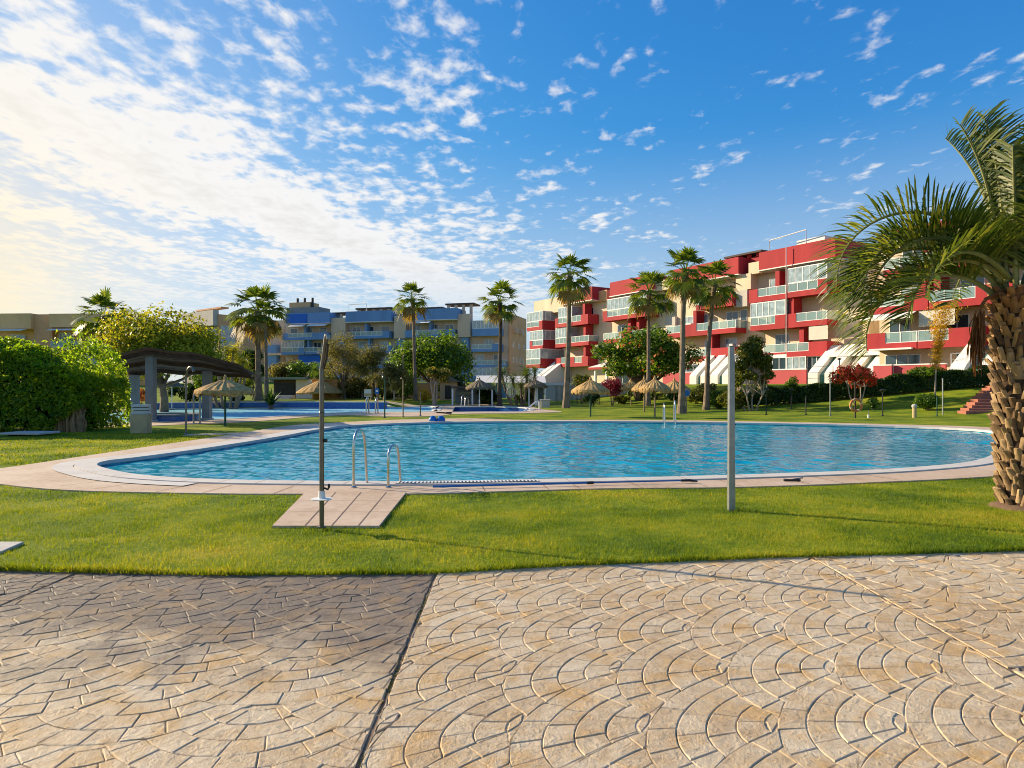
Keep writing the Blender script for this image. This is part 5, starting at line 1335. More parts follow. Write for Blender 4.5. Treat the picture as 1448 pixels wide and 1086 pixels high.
# ---- the feather palm at the right edge
def feather_palm():
    bx, by = xd(1452, 9.08), 9.08
    t = thing('feather_palm', 'big feather palm with a rough golden trunk of old leaf bases at the right edge', 'palm', (bx, by, 0), 0)
    rr = random.Random(77); H = 2.85; tr = .25
    def axis(z): f = z/H; return Vector((-.02 - .08*f, .03*f, z))
    def rad(z): f = z/H; return tr*(1.0 + .12*math.sin(f*3.1) + .12*f + .12*math.exp(-f*12))
    n = 16; MB().tube([axis(H*i/n - (.1 if i == 0 else 0)) for i in range(n+1)], [rad(H*i/n)*.92 for i in range(n+1)], 16).build('trunk', M['palm_core'], t, smooth=True)
    # old leaf bases: curled woody tongues in spirals up the trunk
    mb = MB(); rows = 36; per = 11
    for i in range(rows):
        z = .0 + H*1.01*(i/rows)
        for j in range(per):
            az = 2*math.pi*(j + .5*(i % 2) + rr.uniform(-.14, .14))/per + i*.07
            zz = z + rr.uniform(-.03, .03); L0 = rr.uniform(.13, .25); w = rr.uniform(.032, .056)
            c = axis(max(zz, 0)); r0 = rad(zz)*.9
            d = Vector((math.cos(az), math.sin(az), 0)); s = Vector((-math.sin(az), math.cos(az), 0)); tw = rr.uniform(-.35, .35)
            out = rr.uniform(.035, .1)
            # cross-sections from the attachment up to the cut, flaring outwards
            prof = [(0, 0.0, 1.25, .012), (.35, .30, 1.1, .022), (.7, .75, .9, .027), (.93, 1.05, .78, .026), (1.0, 1.0, .55, .012)]
            k = len(mb.v)
            for (f, o, ww, th) in prof:
                p = c + d*(r0 + out*o) + Vector((0, 0, L0*f)) + s*tw*L0*f*.4
                for (a, b) in ((-1, -.35), (-.55, .55), (0, .9), (.55, .55), (1, -.35), (0, -.8)):
                    q = p + s*w*ww*a*(1+.0*b) + d*th*b*1.4; mb.v.append((q.x, q.y, max(q.z, -.05)))
            for a in range(len(prof)-1):
                for b in range(6):
                    e = (b+1) % 6; mb.f.append((k+a*6+b, k+a*6+e, k+(a+1)*6+e, k+(a+1)*6+b)); mb.m.append(0)
            e = k+(len(prof)-1)*6; mb.f.append(tuple(e+b for b in range(6))); mb.m.append(0)
    o = mb.build('leaf_base', M['palm_boot'], t, smooth=True)
    soil = MB(); soil.lathe([(.44, -.01), (.4, .025), (.33, .05), (.2, .06)], 24); soil.build('root_mound', M['soil'], t, smooth=True)
    top = axis(H) + Vector((0, 0, .0))
    def frond(az, el0, Lf, bend, seed, lm, ln=.7, twist=0.0, dense=68, curl=1.35, tipdroop=.16, vee=R(42), name='frond'):
        q = random.Random(seed); d0 = Vector((math.cos(az), math.sin(az), 0)); S = 26
        p = top + d0*rr.uniform(.12, .24) + Vector((0, 0, rr.uniform(-.12, .2))); pts = []; dirs = []
        for i in range(S+1):
            f = i/S; e = el0 - bend*f**curl; a2 = twist*f*f
            dr = (d0*math.cos(a2) + Vector((-d0.y, d0.x, 0))*math.sin(a2))*math.cos(e) + Vector((0, 0, math.sin(e)))
            pts.append(p.copy()); dirs.append(dr.normalized()); p = p + dr*Lf/S
        st = MB(); st.tube(pts, [.034*(1-f/S)**.8+.004 for f in range(S+1)], 6)
        V, Fc = [], []
        for sg in (-1, 1):
            for i in range(dense):
                f = .17 + .83*(i+.5*q.random())/dense; x = f*S; a = min(int(x), S-1); c = pts[a].lerp(pts[a+1], x-a); dr = dirs[a]
                side = dr.cross(Vector((0, 0, 1))); 
                if side.length < .15: side = Vector((-d0.y, d0.x, 0))
                side.normalize(); nrm = side.cross(dr).normalized()
                if nrm.dot(Vector((0, 0, 1))) < 0 and abs(dr.z) < .95: nrm = -nrm
                nrm2 = dr.cross(side).normalized()
                if i == 0: pass
                # keep the frond's own upper side continuous along the arch
                up_ = (Vector((0, 0, 1)) - dr*dr.z); up_ = up_.normalized() if up_.length > .05 else -d0
                if dr.z < -.6: up_ = (d0 - dr*d0.dot(dr)).normalized()
                v_ = vee + q.uniform(-.18, .18); fw = R(48) - R(14)*f + q.uniform(-.1, .1)
                ld = (side*sg*math.cos(v_) + up_*math.sin(v_)); ld = (ld*math.sin(fw+R(25)) + dr*math.cos(fw+R(25))).normalized()
                ll = ln*(.55+.45*math.sin(math.pi*min(1, .25+f*.72)))*q.uniform(.85, 1.12)*(1 if f < .9 else .8)
                wv = ld.cross(up_).normalized()*.0132
                k = len(V); m1 = c + ld*ll*.4; m2 = c + ld*ll*.75 + Vector((0, 0, -tipdroop*.35*ll)); e_ = c + ld*ll + Vector((0, 0, -tipdroop*1.1*ll))
                V.extend([tuple(c-wv*.6), tuple(c+wv*.6), tuple(m1+wv), tuple(m1-wv), tuple(m2+wv*.7), tuple(m2-wv*.7), tuple(e_+wv*.1), tuple(e_-wv*.1)])
                Fc.extend([(k, k+1, k+2, k+3), (k+3, k+2, k+4, k+5), (k+5, k+4, k+6, k+7)])
        o = arr(name, V, Fc, M[lm], t); st.build('frond_stalk', M['rachis'], o, smooth=True)
        return o
    k = 0
    EX = [ # azimuth (180 = left in the picture), rise, length, bend
     (180, 60, 2.75, 165, 1.25), (160, 66, 2.6, 160, 1.3), (178, 70, 3.35, 172, 1.35), (172, 46, 2.5, 150, 1.1), (185, 56, 2.7, 162, 1.2), (166, 60, 2.8, 165, 1.25), (192, 34, 2.0, 120, 1.15),
     (160, 18, 1.7, 70, 1.2), (205, 30, 2.2, 100, 1.3),
     (150, 87, 2.1, 22, 1.6), (200, 87, 2.2, 20, 1.7), (120, 84, 2.4, 35, 1.6), (60, 80, 2.7, 50, 1.6), (20, 66, 3.1, 130, 1.3), (340, 60, 3.1, 130, 1.3), (0, 45, 3.0, 110, 1.3),
     (300, 74, 2.3, 90, 1.5), (268, 70, 1.9, 90, 1.4), (262, 85, 2.2, 35, 1.7), (90, 60, 2.9, 120, 1.35), (120, 52, 2.8, 120, 1.3), (70, 40, 2.8, 100, 1.3),
     (40, 50, 2.9, 115, 1.3), (320, 45, 2.9, 100, 1.3), (290, 40, 2.4, 90, 1.3), (10, 78, 2.8, 60, 1.6), (180, 86, 2.2, 30, 1.8), (310, 82, 2.6, 40, 1.7), (228, 86, 1.9, 24, 1.6)]
    for az, el, Lf, bd, cu in EX:
        frond(R(az+rr.uniform(-3, 3)), R(el), Lf, R(bd), 100+k, 'leaf_pinnate', curl=cu, twist=rr.uniform(-.2, .2)); k += 1
    # dead frond hanging down against the trunk's left side
    V, Fc = [], []; q = random.Random(4); base = top + Vector((-.56, -.08, -.2))
    for i in range(120):
        f = q.uniform(0, .5); c = base + Vector((-.1*f + q.uniform(-.05, .05), q.uniform(-.05, .05), -.95*f)); ll = q.uniform(.3, .5); dx_ = q.uniform(-.07, .04); dy_ = q.uniform(-.06, .06); w = .012
        k2 = len(V); e = c + Vector((dx_, dy_, -ll)); m_ = c + Vector((dx_*.9, dy_*.9, -ll*.5))
        V.extend([tuple(c+Vector((-w*.5, 0, 0))), tuple(c+Vector((w*.5, 0, 0))), tuple(m_+Vector((w, .004, 0))), tuple(m_+Vector((-w, -.004, 0))), tuple(e+Vector((.002, 0, 0))), tuple(e-Vector((.002, 0, 0)))])
        Fc.extend([(k2, k2+1, k2+2, k2+3), (k2+3, k2+2, k2+4, k2+5)])
    o = arr('dead_frond', V, Fc, M['leaf_brown'], t); o['label'] = 'brown dead frond hanging beside the trunk'
    MB().tube([tuple(top + Vector((-.15, 0, .05))), tuple(base + Vector((.08, 0, .12))), tuple(base), tuple(base + Vector((-.06, 0, -.6)))], [.03, .025, .018, .006], 6).build('frond_stalk', M['leaf_brown'], o)
    return t
M['palm_core'] = mat('palm_trunk_core', (.06, .035, .018), .95, .4, 6, .5, 25)
def boot_mat():
    m, nt, p = newmat('palm_leaf_bases'); g = nt.nodes.new('ShaderNodeNewGeometry'); v = g.outputs['Position']
    f = mathn(nt, 'ADD', mathn(nt, 'MULTIPLY', g.outputs['Random Per Island'], .5), mathn(nt, 'MULTIPLY', noise(nt, v, 14, 5, .65), .5))
    sp = nt.nodes.new('ShaderNodeSeparateXYZ'); L(nt, v, sp.inputs[0])
    young = nt.nodes.new('ShaderNodeMapRange'); L(nt, sp.outputs[2], young.inputs[0]); young.inputs[1].default_value = 1.9; young.inputs[2].default_value = 2.7
    old = ramp(nt, f, [(.25, (.1, .058, .027)), (.5, (.25, .155, .072)), (.75, (.42, .28, .14))]); new = ramp(nt, f, [(.25, (.14, .055, .02)), (.5, (.34, .15, .04)), (.75, (.52, .27, .08))])
    L(nt, mixc(nt, young.outputs[0], old, new), p.inputs['Base Color']); p.inputs['Roughness'].default_value = .7
    mp = _n(nt, 'ShaderNodeMapping'); mp.inputs['Scale'].default_value = (1, 1, .2); L(nt, v, mp.inputs[0])
    bn = _n(nt, 'ShaderNodeBump'); bn.inputs['Strength'].default_value = .7; bn.inputs['Distance'].default_value = .01; L(nt, noise(nt, mp.outputs[0], 90, 4, .6), bn.inputs['Height']); L(nt, bn.outputs[0], p.inputs['Normal'])
    return m
M['palm_boot'] = boot_mat()
feather_palm()
# ------------------------------------------------------------------ pool furniture and garden things
def arc_pts(p, q, n=8):
    return [tuple(Vector(p).lerp(Vector(q), i/n)) for i in range(n+1)]

# ---- shower with a bent head, standing on the paved place
sx_, sy_ = at(455, 746, .03)
t = thing('outdoor_shower', 'bronze shower pole with bent top and white foot tray ring on the paved place', 'shower', (sx_, sy_, .03))
zt = zd(518, sy_) - .03; ze = zd(474, sy_) - .03
MB().tube([(0, 0, 0), (0, 0, zt-.04), (.005, 0, zt), (.03, -.02, zt+.12), (.065, -.05, ze-.02), (.075, -.055, ze)], [.027]*6, 12).build('pole', M['bronze'], t, smooth=True)
MB().lathe([(.05, 0), (.05, .012), (.036, .018)], 14).build('base_plate', M['bronze'], t)
MB().lathe([(.04, ze*0+zd(704, sy_)-.05), (.12, zd(704, sy_)-.045), (.122, zd(704, sy_)-.038), (.04, zd(704, sy_)-.03), (.034, zd(704, sy_)+.05)], 20).build('foot_tray', M['plastic_white'], t, smooth=True)
MB().tube([(.03, 0, zd(690, sy_)-.03), (.07, -.01, zd(692, sy_)-.03), (.085, -.01, zd(688, sy_)-.03), (.08, -.01, zd(684, sy_)-.03)], [.012, .012, .014, .012], 8).build('tap', M['black'], t, smooth=True)
MB().tube([(.03, -.01, zd(623, sy_)-.03), (.062, -.012, zd(623, sy_)-.03)], [.018, .022], 10).build('push_button', M['black'], t, smooth=True)
MB().lathe([(.029, zd(583, sy_)-.04), (.033, zd(583, sy_)-.03), (.029, zd(583, sy_)-.02)], 12).build('collar', M['bronze'], t)
h = MB().tube([(.075, -.055, ze), (.088, -.065, ze-.012), (.09, -.068, ze-.05)], [.027, .027, .024], 12).build('shower_head', M['galv'], t, smooth=True)
MB().tube([(.035, -.03, zt-.03), (.07, -.06, zt+.1), (.09, -.075, ze-.1)], [.012]*3, 8).build('hose', M['wood_dark'], t, smooth=True)

# ---- square galvanised post on the lawn
gx, gy = at(1034, 722); hh = zd(490, gy)
t = thing('metal_post', 'square grey galvanised post standing alone on the near lawn', 'post', (gx, gy, 0))
mb = MB(); mb.tube([(0, 0, -.1), (0, 0, hh)], [.06, .048], 4, sq=True); mb.build('shaft', M['galv'], t, bevel=.004)
MB().box(-.04, .04, -.04, .04, hh, hh+.008).build('cap', M['galv'], t)
MB().tube([(.03, -.02, zd(540, gy)), (.055, -.03, zd(540, gy))], .01, 8).build('bolt', M['black'], t)
MB().tube([(.03, -.02, zd(600, gy)), (.05, -.03, zd(600, gy))], .008, 8).build('bolt', M['black'], t)

# ---- ladders: two bowed rails (each a part) and treads
def ladder(label, rails, into, mat_='steel', reach=.42, name='pool_ladder', low=-.75, rad=.021, treads=True):
    """rails: [(x, y, height)] feet on the coping; into: unit vector towards the water"""
    x0 = sum(r[0] for r in rails)/len(rails); y0 = sum(r[1] for r in rails)/len(rails)
    t = thing(name, label, 'ladder', (x0, y0, .03)); iv = Vector((into[0], into[1], 0)).normalized()
    for (x, y, h) in rails:
        b = Vector((x-x0, y-y0, -.03)); pts = [b, b + Vector((0, 0, h*.62))]
        for i in range(9):
            a = math.pi - math.pi*i/8*.94; pts.append(b + iv*(reach*.42 + reach*.42*math.cos(a)) + Vector((0, 0, h*.7 + h*.3*math.sin(a))))
        pts.append(b + iv*reach + Vector((0, 0, .05))); pts.append(b + iv*(reach+.1) + Vector((0, 0, low)))
        r_ = MB().tube(pts, rad, 10).build('rail', M[mat_], t, smooth=True)
        MB().lathe([(.05, -.03), (.05, .004), (.03, .02)], 12, (b.x, b.y)).build('foot_flange', M[mat_], r_)
    if treads and len(rails) == 2:
        for z in (-.25, -.5):
            a = Vector((rails[0][0]-x0, rails[0][1]-y0, z)) + iv*(reach+.06); b = Vector((rails[1][0]-x0, rails[1][1]-y0, z)) + iv*(reach+.06)
            MB().tube([a, b], .028, 8).build('tread', M['plastic_white'], t)
    return t
l1 = at(500, 688, .04); l2 = at(549, 688, .04)
ladder('large steel pool ladder with two bowed handrails at the near edge', [(l1[0], l1[1], .93), (l2[0], l2[1], .68)], (.32, 1))
q1 = at(938, 595.5, .04); q2 = at(953, 595.5, .04)
ladder('steel pool ladder on the far edge of the main pool before the palm pair', [(q1[0], q1[1], .85), (q2[0], q2[1], 1.0)], (-.1, -1), reach=.55, rad=.03)
q1 = at(518, 584.6, .04); q2 = at(531, 584.6, .04)
ladder('pale pool ladder at the paddling pool with two tall bowed rails', [(q1[0], q1[1], 1.0), (q2[0], q2[1], .95)], (.05, 1), reach=.6, rad=.04)
q1 = at(657, 573, .2); q2 = at(661, 573, .2)
ladder('small slanted ladder on the far side of the dark blue pool', [(xd(657, 58), 58, .95), (xd(662, 58), 58, .8)], (-.3, -1), reach=.8, rad=.045, low=-.3)
q1 = at(274, 598, .04); q2 = at(283, 598, .04)
ladder('dark narrow pool ladder between the canopy columns and the thatched parasol', [(q1[0], q1[1], 1.35), (q2[0], q2[1], 1.2)], (-.5, 1), 'galv', reach=.5, rad=.03)
# sloping white handrail of the dark pool steps
hx_, hy_ = at(735, 582.4, 0)
t = thing('handrail', 'sloping white handrail at the stepped end of the dark blue pool', 'handrail', (hx_, hy_, 0))
MB().tube([(-.2, 0, -.35), (1.1, 1.5, .62), (1.35, 2.2, .66), (1.4, 2.3, 0)], .05, 8).build('rail', M['frame'], t, smooth=True)
MB().tube([(.45, .75, -.3), (.45, .75, .15)], .04, 8).build('support', M['frame'], t, smooth=True)

# ---- blue telescopic pole lying along the near edge
pa_, pb_ = at(612, 689.5, .05), at(975, 680.5, .05)
t = thing('telescopic_pole', 'long blue telescopic pool pole lying along the near coping', 'pole', (pa_[0], pa_[1], .065))
dx_, dy_ = pb_[0]-pa_[0], pb_[1]-pa_[1]
MB().tube([(0, 0, 0), (dx_*.6, dy_*.6, .0)], .016, 10).build('outer_tube', M['plastic_blue'], t, smooth=True)
MB().tube([(dx_*.58, dy_*.58, 0), (dx_*.97, dy_*.97, 0)], .011, 10).build('inner_tube', M['plastic_blue'], t, smooth=True)
MB().tube([(dx_*.585, dy_*.585, 0), (dx_*.61, dy_*.61, 0)], .024, 10).build('clamp', M['black'], t, smooth=True)
MB().tube([(dx_*.965, dy_*.965, 0), (dx_, dy_, 0), (dx_*1.0+.12, dy_-.05, -.01)], [.02, .022, .012], 8).build('brush_bracket', M['black'], t, smooth=True)
# ---- overflow grating let into the coping
mb = MB(); pts = [p for p in POOL]; N_ = len(POOL)
ids = [i for i in range(N_) if POOL[i][1] < 11.62 and -2.2 < POOL[i][0] < .8]
oo1, oo2 = offset(POOL, .06), offset(POOL, .27)
ids.sort(key=lambda i: POOL[i][0])
gl_ = MB(); bk = MB()
for a, b in zip(ids[:-1], ids[1:]):
    bk.quad((*oo1[a], .049), (*oo2[a], .049), (*oo2[b], .049), (*oo1[b], .049))
    Ls = math.dist(POOL[a], POOL[b]); n = max(1, int(Ls/.055))
    for k in range(n):
        f = (k+.15)/n; g = (k+.7)/n
        p, q = lerp(oo1[a], oo1[b], f), lerp(oo2[a], oo2[b], f); p2, q2 = lerp(oo1[a], oo1[b], g), lerp(oo2[a], oo2[b], g)
        gl_.poly([(*p, .058), (*q, .058), (*q2, .058), (*p2, .058)])
t = thing('overflow_grating', 'white slotted overflow grating in the near coping right of the ladder', 'grating', (0, 0, 0))
gl_.build('slats', M['frame'], t); bk.build('channel', M['black'], t)
# small things on the right part of the deck
t = thing('pool_brush', 'small black pool brush head left on the deck right of the grey post', 'brush', (*at(1120, 680.5, .03), .03))
MB().box(-.14, .14, -.02, .02, 0, .035).build('head', M['black'], t, bevel=.006); MB().tube([(.0, 0, .03), (.2, .05, .05)], .012, 6).build('handle', M['galv'], t)
# ---- blue domes at the far edge
for u, lab in ((612, 'left one of two small blue domed caps at the far pool edge'), (623.5, 'right one of two small blue domed caps, rounder, at the far pool edge')):
    x, y = at(u, 596.2, .03); t = thing('domed_cap', lab, 'cap', (x, y, .03), 0, 'blue domed caps at the far pool edge')
    r = .2 if u > 620 else .18
    MB().lathe([(r, 0), (r*1.03, .06), (r*.95, .14), (r*.7, .22), (r*.3, .265), (.01, .275)], 16).build('dome', M['plastic_blue'], t, smooth=True)
    MB().lathe([(r*1.12, -.01), (r*1.12, .02), (r*1.0, .03)], 16).build('rim', M['column'], t)

# ---- slatted canopy on blue-grey columns
cx_, cy_ = xd(250, 34), 34.0
t = thing('slatted_canopy', 'curved dark slatted wooden canopy on four blue grey columns by the paddling pool', 'canopy', (cx_, cy_, 0))
YN = 30.4 - cy_                                   # near edge
def roofz(x, y=None):                             # near edge high on the left, falling to the right; the whole sheet tilts down to the back
    y = YN if y is None else y
    xs = x + .34*(y-YN)                           # the plan is a parallelogram
    zn = float(np.interp(xs, [-1.2, -.0, .4, 1.3, 2.7, 3.9, 4.6], [2.93, 3.2, 3.34, 3.22, 2.96, 2.56, 2.2])) if False else float(np.interp(xs + cx_, [xd(u, 30.4) for u in (156, 180, 207, 250, 300, 340, 356)], [2.93, 3.2, 3.34, 3.2, 2.96, 2.55, 2.2]))
    return zn - (y-YN)*.22*max(zn-2.12, 0)/1.1 + .035*math.sin(xs*3.1)
X0, X1 = xd(157, 30.4)-cx_, xd(355, 30.4)-cx_
for (u, D) in ((213.5, 31.2), (190, 33.9), (293, 33.2)):
    x = xd(u, D)-cx_; y = D-cy_; zc = roofz(x, y)-.16
    c = MB().box(x-.18, x+.18, y-.18, y+.18, -.05, zc).build('column', M['column'], t, bevel=.015)
    MB().box(x-.22, x+.22, y-.22, y+.22, -.05, .12).build('plinth', M['concrete'], c)
def strip(name, y0_, y1_, za, zb, m, dz=0, cut=(0, 0)):
    mb = MB(); n = 20; sh = -.34*((y0_+y1_)/2-YN)
    for i in range(n):
        xa = X0+cut[0]+sh+(X1-X0+cut[1]-cut[0])*i/n; xb = X0+cut[0]+sh+(X1-X0+cut[1]-cut[0])*(i+1)/n
        A = [(xa, y0_, roofz(xa, y0_)), (xb, y0_, roofz(xb, y0_)), (xb, y1_, roofz(xb, y1_)), (xa, y1_, roofz(xa, y1_))]
        lo = [(a, b, c+za+dz) for a, b, c in A]; hi = [(a, b, c+zb+dz) for a, b, c in A]
        mb.quad(*lo[::-1]); mb.quad(*hi); mb.quad(lo[0], lo[1], hi[1], hi[0]); mb.quad(lo[2], lo[3], hi[3], hi[2])
        if i == 0: mb.quad(lo[3], lo[0], hi[0], hi[3])
        if i == n-1: mb.quad(lo[1], lo[2], hi[2], hi[1])
    return mb.build(name, m, t)
for y in (30.9-cy_, 32.4-cy_, 34.0-cy_): strip('beam', y-.05, y+.05, -.17, -.02, M['wood_dark'])
rr = random.Random(8); ny = 9
for j in range(ny):
    ya = YN + 4.1*j/ny; strip('slat', ya, ya + 4.1/ny*.78, 0, .04, M['wood_dark'], .004*(j % 2), (rr.uniform(-.12, .12), rr.uniform(-.1, .12)))
# rails on the canopy's right end
MB().tube([(X1-.2, YN+.5, roofz(X1)-.1), (X1+.3, YN+.5, roofz(X1)+.05)], .05, 6).build('beam_end', M['wood'], t)

# ---- thatched parasols
def parasol(label, u, D, vapex, vedge, wpx, pole='wood', th='thatch', seed=1, group='thatched parasols', z0=None, cat='parasol', name='thatched_parasol', knot=True):
    x, y = xd(u, D), D; z0 = hgt(x, y) if z0 is None else z0; za, ze_ = zd(vapex, D)-z0, zd(vedge, D)-z0; r = wpx/2*D/F
    t = thing(name, label, cat, (x, y, z0), 0, group); rr = random.Random(seed); V = []; n = 44; prof = [(.02, za), (.16, za-.10*(za-ze_)), (.42, za-.36*(za-ze_)), (.75, za-.68*(za-ze_)), (1.0, ze_), (1.04, ze_-.12), (1.0, ze_-.2)]
    mb = MB()
    jag = [[rr.uniform(-1, 1) for _ in range(n)] for _ in prof]
    k = 0
    for i, (f, z) in enumerate(prof):
        for j in range(n):
            th_ = 2*math.pi*j/n; a = f*r*(1+.02*jag[i][j]) ; zz = z + (.012 if j % 2 else -.012)*(1 if f > .2 else 0) + (.08*jag[i][j] if i == len(prof)-1 else .012*jag[i][j])
            mb.v.append((a*math.cos(th_), a*math.sin(th_), zz))
    for i in range(len(prof)-1):
        for j in range(n):
            q = (j+1) % n; mb.f.append((i*n+j, i*n+q, (i+1)*n+q, (i+1)*n+j)); mb.m.append(0)
    mb.f.append(tuple(range(n))[::-1]); mb.m.append(0)
    # straw fringe
    for i in range(260):
        a = rr.uniform(0, 6.283); q = r*rr.uniform(.93, 1.05); ll = rr.uniform(.08, .24); w = .022
        p = Vector((q*math.cos(a), q*math.sin(a), ze_+rr.uniform(-.1, .04))); s = Vector((-math.sin(a), math.cos(a), 0))*w; o = Vector((math.cos(a), math.sin(a), 0))*rr.uniform(0, .1)
        mb.poly([p-s, p+s, p+o-Vector((0, 0, ll))])
    top = mb.build('thatch', M[th], t)
    MB().tube([(0, 0, -.1), (0, 0, za-.08)], .045, 8).build('pole', M[pole], t, smooth=True)
    sp_ = MB()
    for j in range(8):
        a = j*math.pi/4; sp_.tube([(.05*math.cos(a), .05*math.sin(a), za-.16), (r*.92*math.cos(a), r*.92*math.sin(a), ze_-.06)], .018, 5)
    sp_.build('ribs', M['wood'], t)
    if knot: MB().lathe([(.07, za-.06), (.09, za+.02), (.05, za+.14), (.01, za+.2)], 8).build('knot', M[th], top)
    return t
parasol('straw parasol on a dark green pole, nearest, beside the slatted canopy', 318.5, 28.2, 536, 552, 78, 'green_metal', seed=1, z0=0)
parasol('wide straw parasol before the dark pavilion, behind the bent shower', 453, 66, 537.5, 554, 64, 'wood', seed=2)
parasol('straw parasol standing clear at the far lawn before the beige terrace wall', 835, 37.5, 537, 551.5, 53, 'green_metal', seed=3, z0=0)
parasol('small straw parasol furthest left of the cluster by the umbrella shaped tree', 892, 60, 538, 548.5, 34, 'wood', seed=4)
parasol('straw parasol half hidden at the left of the tall pointed one', 911, 45, 536, 549, 34, 'wood', seed=5)
parasol('straw parasol with a tall twisted point on its top, nearest of the cluster', 926, 36.5, 536, 549, 43, 'wood', seed=6, z0=0)
parasol('straw parasol partly covered by the straight palm trunk at the ladder', 953.5, 47, 538, 550.5, 45, 'wood', seed=7)
parasol('weathered brown thatched pavilion roof on white posts by the beige terrace wall', 757, 58, 537, 545, 32, 'frame', 'thatch_grey', 8, group='weathered pavilion roofs', name='thatched_pavilion', cat='pavilion')
parasol('weathered brown thatched roof rising over the dark green pavilion left of the dark palm', 678, 57, 537, 547, 38, 'frame', 'thatch_grey', 9, group='weathered pavilion roofs', name='thatched_pavilion', cat='pavilion')
# grey closed sunshade under the round tree
x, y = xd(243, 50), 50; t = thing('sun_umbrella', 'grey fabric umbrella on a white pole behind the canopy columns', 'umbrella', (x, y, 0))
za = zd(538, 50); r = 16*50/F
MB().lathe([(r, zd(546, 50)-.06), (r, zd(546, 50)), (r*.5, za-.12), (.03, za)], 12).build('fabric', M['greyfabric'], t)
MB().tube([(0, 0, 0), (0, 0, za)], .035, 8).build('pole', M['frame'], t); MB().lathe([(.3, 0), (.3, .08), (.06, .12)], 12).build('base', M['concrete'], t)

# ---- beige stone box with slatted top
bx_, by2 = at(199.5, 612.5); t = thing('stone_pedestal', 'beige rendered stone box carrying a slatted pale crate top, on the left lawn', 'pedestal', (bx_, by2, 0), R(12))
s = 13*by2/F
MB().box(-s*.85, s*.85, -s*.8, s*.8, -.05, zd(586, by2)).build('base', M['stonebox'], t, bevel=.012)
zb = zd(586, by2); z1 = zd(571, by2); st_ = MB()
for i in range(3):
    a = zb+.035+(z1-zb-.03)*i/3; st_.box(-s*.78, s*.78, -s*.74, s*.74, a, a+(z1-zb)/3*.72)
st_.build('slatted_top', M['blind'], t); MB().box(-s*.62, s*.62, -s*.58, s*.58, zb, z1-.02).build('core', M['wood_dark'], t)
MB().box(-s*.9, s*.9, -s*.85, s*.85, zb+.001, zb+.03).build('ledge', M['concrete'], t, bevel=.006)
shrub('rusty orange plant behind the stone box between the canopy columns', 200, 43, 548, 571, 17, 500, .16, M['flower_orange'], 95)

# ---- low slabs lying in the grass
sx2, sy2 = at(45, 615.5); t = thing('stone_slab', 'grey flat slab propped on stubs on the grass in front of the tall hedge', 'slab', (sx2, sy2, 0), R(-3))
w = 28*sy2/F; MB().box(-w, w, -.55, .45, .05, .12).build('top', M['concrete'], t, bevel=.015)
for a in (-.75, .6): MB().box(w*a-.05, w*a+.05, -.35, .3, -.03, .05).build('stub', M['wood_dark'], t)
c = [at(-90, 770, .0), at(34, 769.5, .0), at(2, 783.5, .0), at(-120, 786, .0)]
mb = MB(); mb.prism(c[::-1] if area2(c) < 0 else c, 'z', -.04, .028); o = mb.build('concrete_cover', M['concrete'], bevel=.006); tag(o, 'pale concrete cover slab sunk in the near lawn at the left edge', 'cover')

# ---- raised blue tiled wall behind the paddling pool
mb = MB(); pw = [(xd(u, D), D) for u, D in ((214, 49.5), (250, 51.0), (300, 52.3), (380, 53), (460, 53), (546, 52.4))]
pw2 = [(x, y+.45) for x, y in pw]
for i in range(len(pw)-1):
    a, b, c_, d = pw[i], pw[i+1], pw2[i+1], pw2[i]
    mb.quad((*a, -.05), (*b, -.05), (*b, .44), (*a, .44)); mb.quad((*d, -.05), (*d, .44), (*c_, .44), (*c_, -.05))
mb.quad((*pw[0], -.05), (*pw[0], .44), (*pw2[0], .44), (*pw2[0], -.05)); mb.quad((*pw[-1], -.05), (*pw2[-1], -.05), (*pw2[-1], .44), (*pw[-1], .44))
t = thing('tiled_wall', 'low blue tiled wall along the back of the paddling pool', 'wall', (0, 0, 0)); mb.build('tiles', M['walltile'], t)
mb = MB()
for i in range(len(pw)-1): mb.prism([(pw[i][0], pw[i][1]-.06), (pw[i+1][0], pw[i+1][1]-.06), (pw2[i+1][0], pw2[i+1][1]+.06), (pw2[i][0], pw2[i][1]+.06)], 'z', .44, .5)
mb.build('capping', M['coping'], t)
# ---- round raised tub at the left end
x, y = at(214, 596.5); y += 1.2
t = thing('round_tub', 'round raised blue tiled tub beside the canopy columns', 'tub', (x, y, 0))
n = 32; mb = MB(); mb.lathe([(1.55, -.05), (1.55, .34)], n); mb.f = mb.f[:-2]; mb.m = mb.m[:-2]; mb.build('tiles', M['walltile'], t)
mb = MB(); k = 0
for j in range(n):
    a, b = 2*math.pi*j/n, 2*math.pi*(j+1)/n
    def c2(r, q, z): return (r*math.cos(q), r*math.sin(q), z)
    mb.quad(c2(1.62, a, .345), c2(1.62, b, .345), c2(1.22, b, .345), c2(1.22, a, .345)); mb.quad(c2(1.62, a, .28), c2(1.62, b, .28), c2(1.62, b, .345), c2(1.62, a, .345)); mb.quad(c2(1.22, b, .345), c2(1.22, b, .1), c2(1.22, a, .1), c2(1.22, a, .345))
mb.build('rim', M['column'], t); MB().poly([c2(1.22, 2*math.pi*j/n, .26) for j in range(n)]).build('water', M['water_pale'], t)
MB().poly([c2(1.22, 2*math.pi*j/n, .11) for j in range(n)]).build('bottom', M['pooltile'], t)

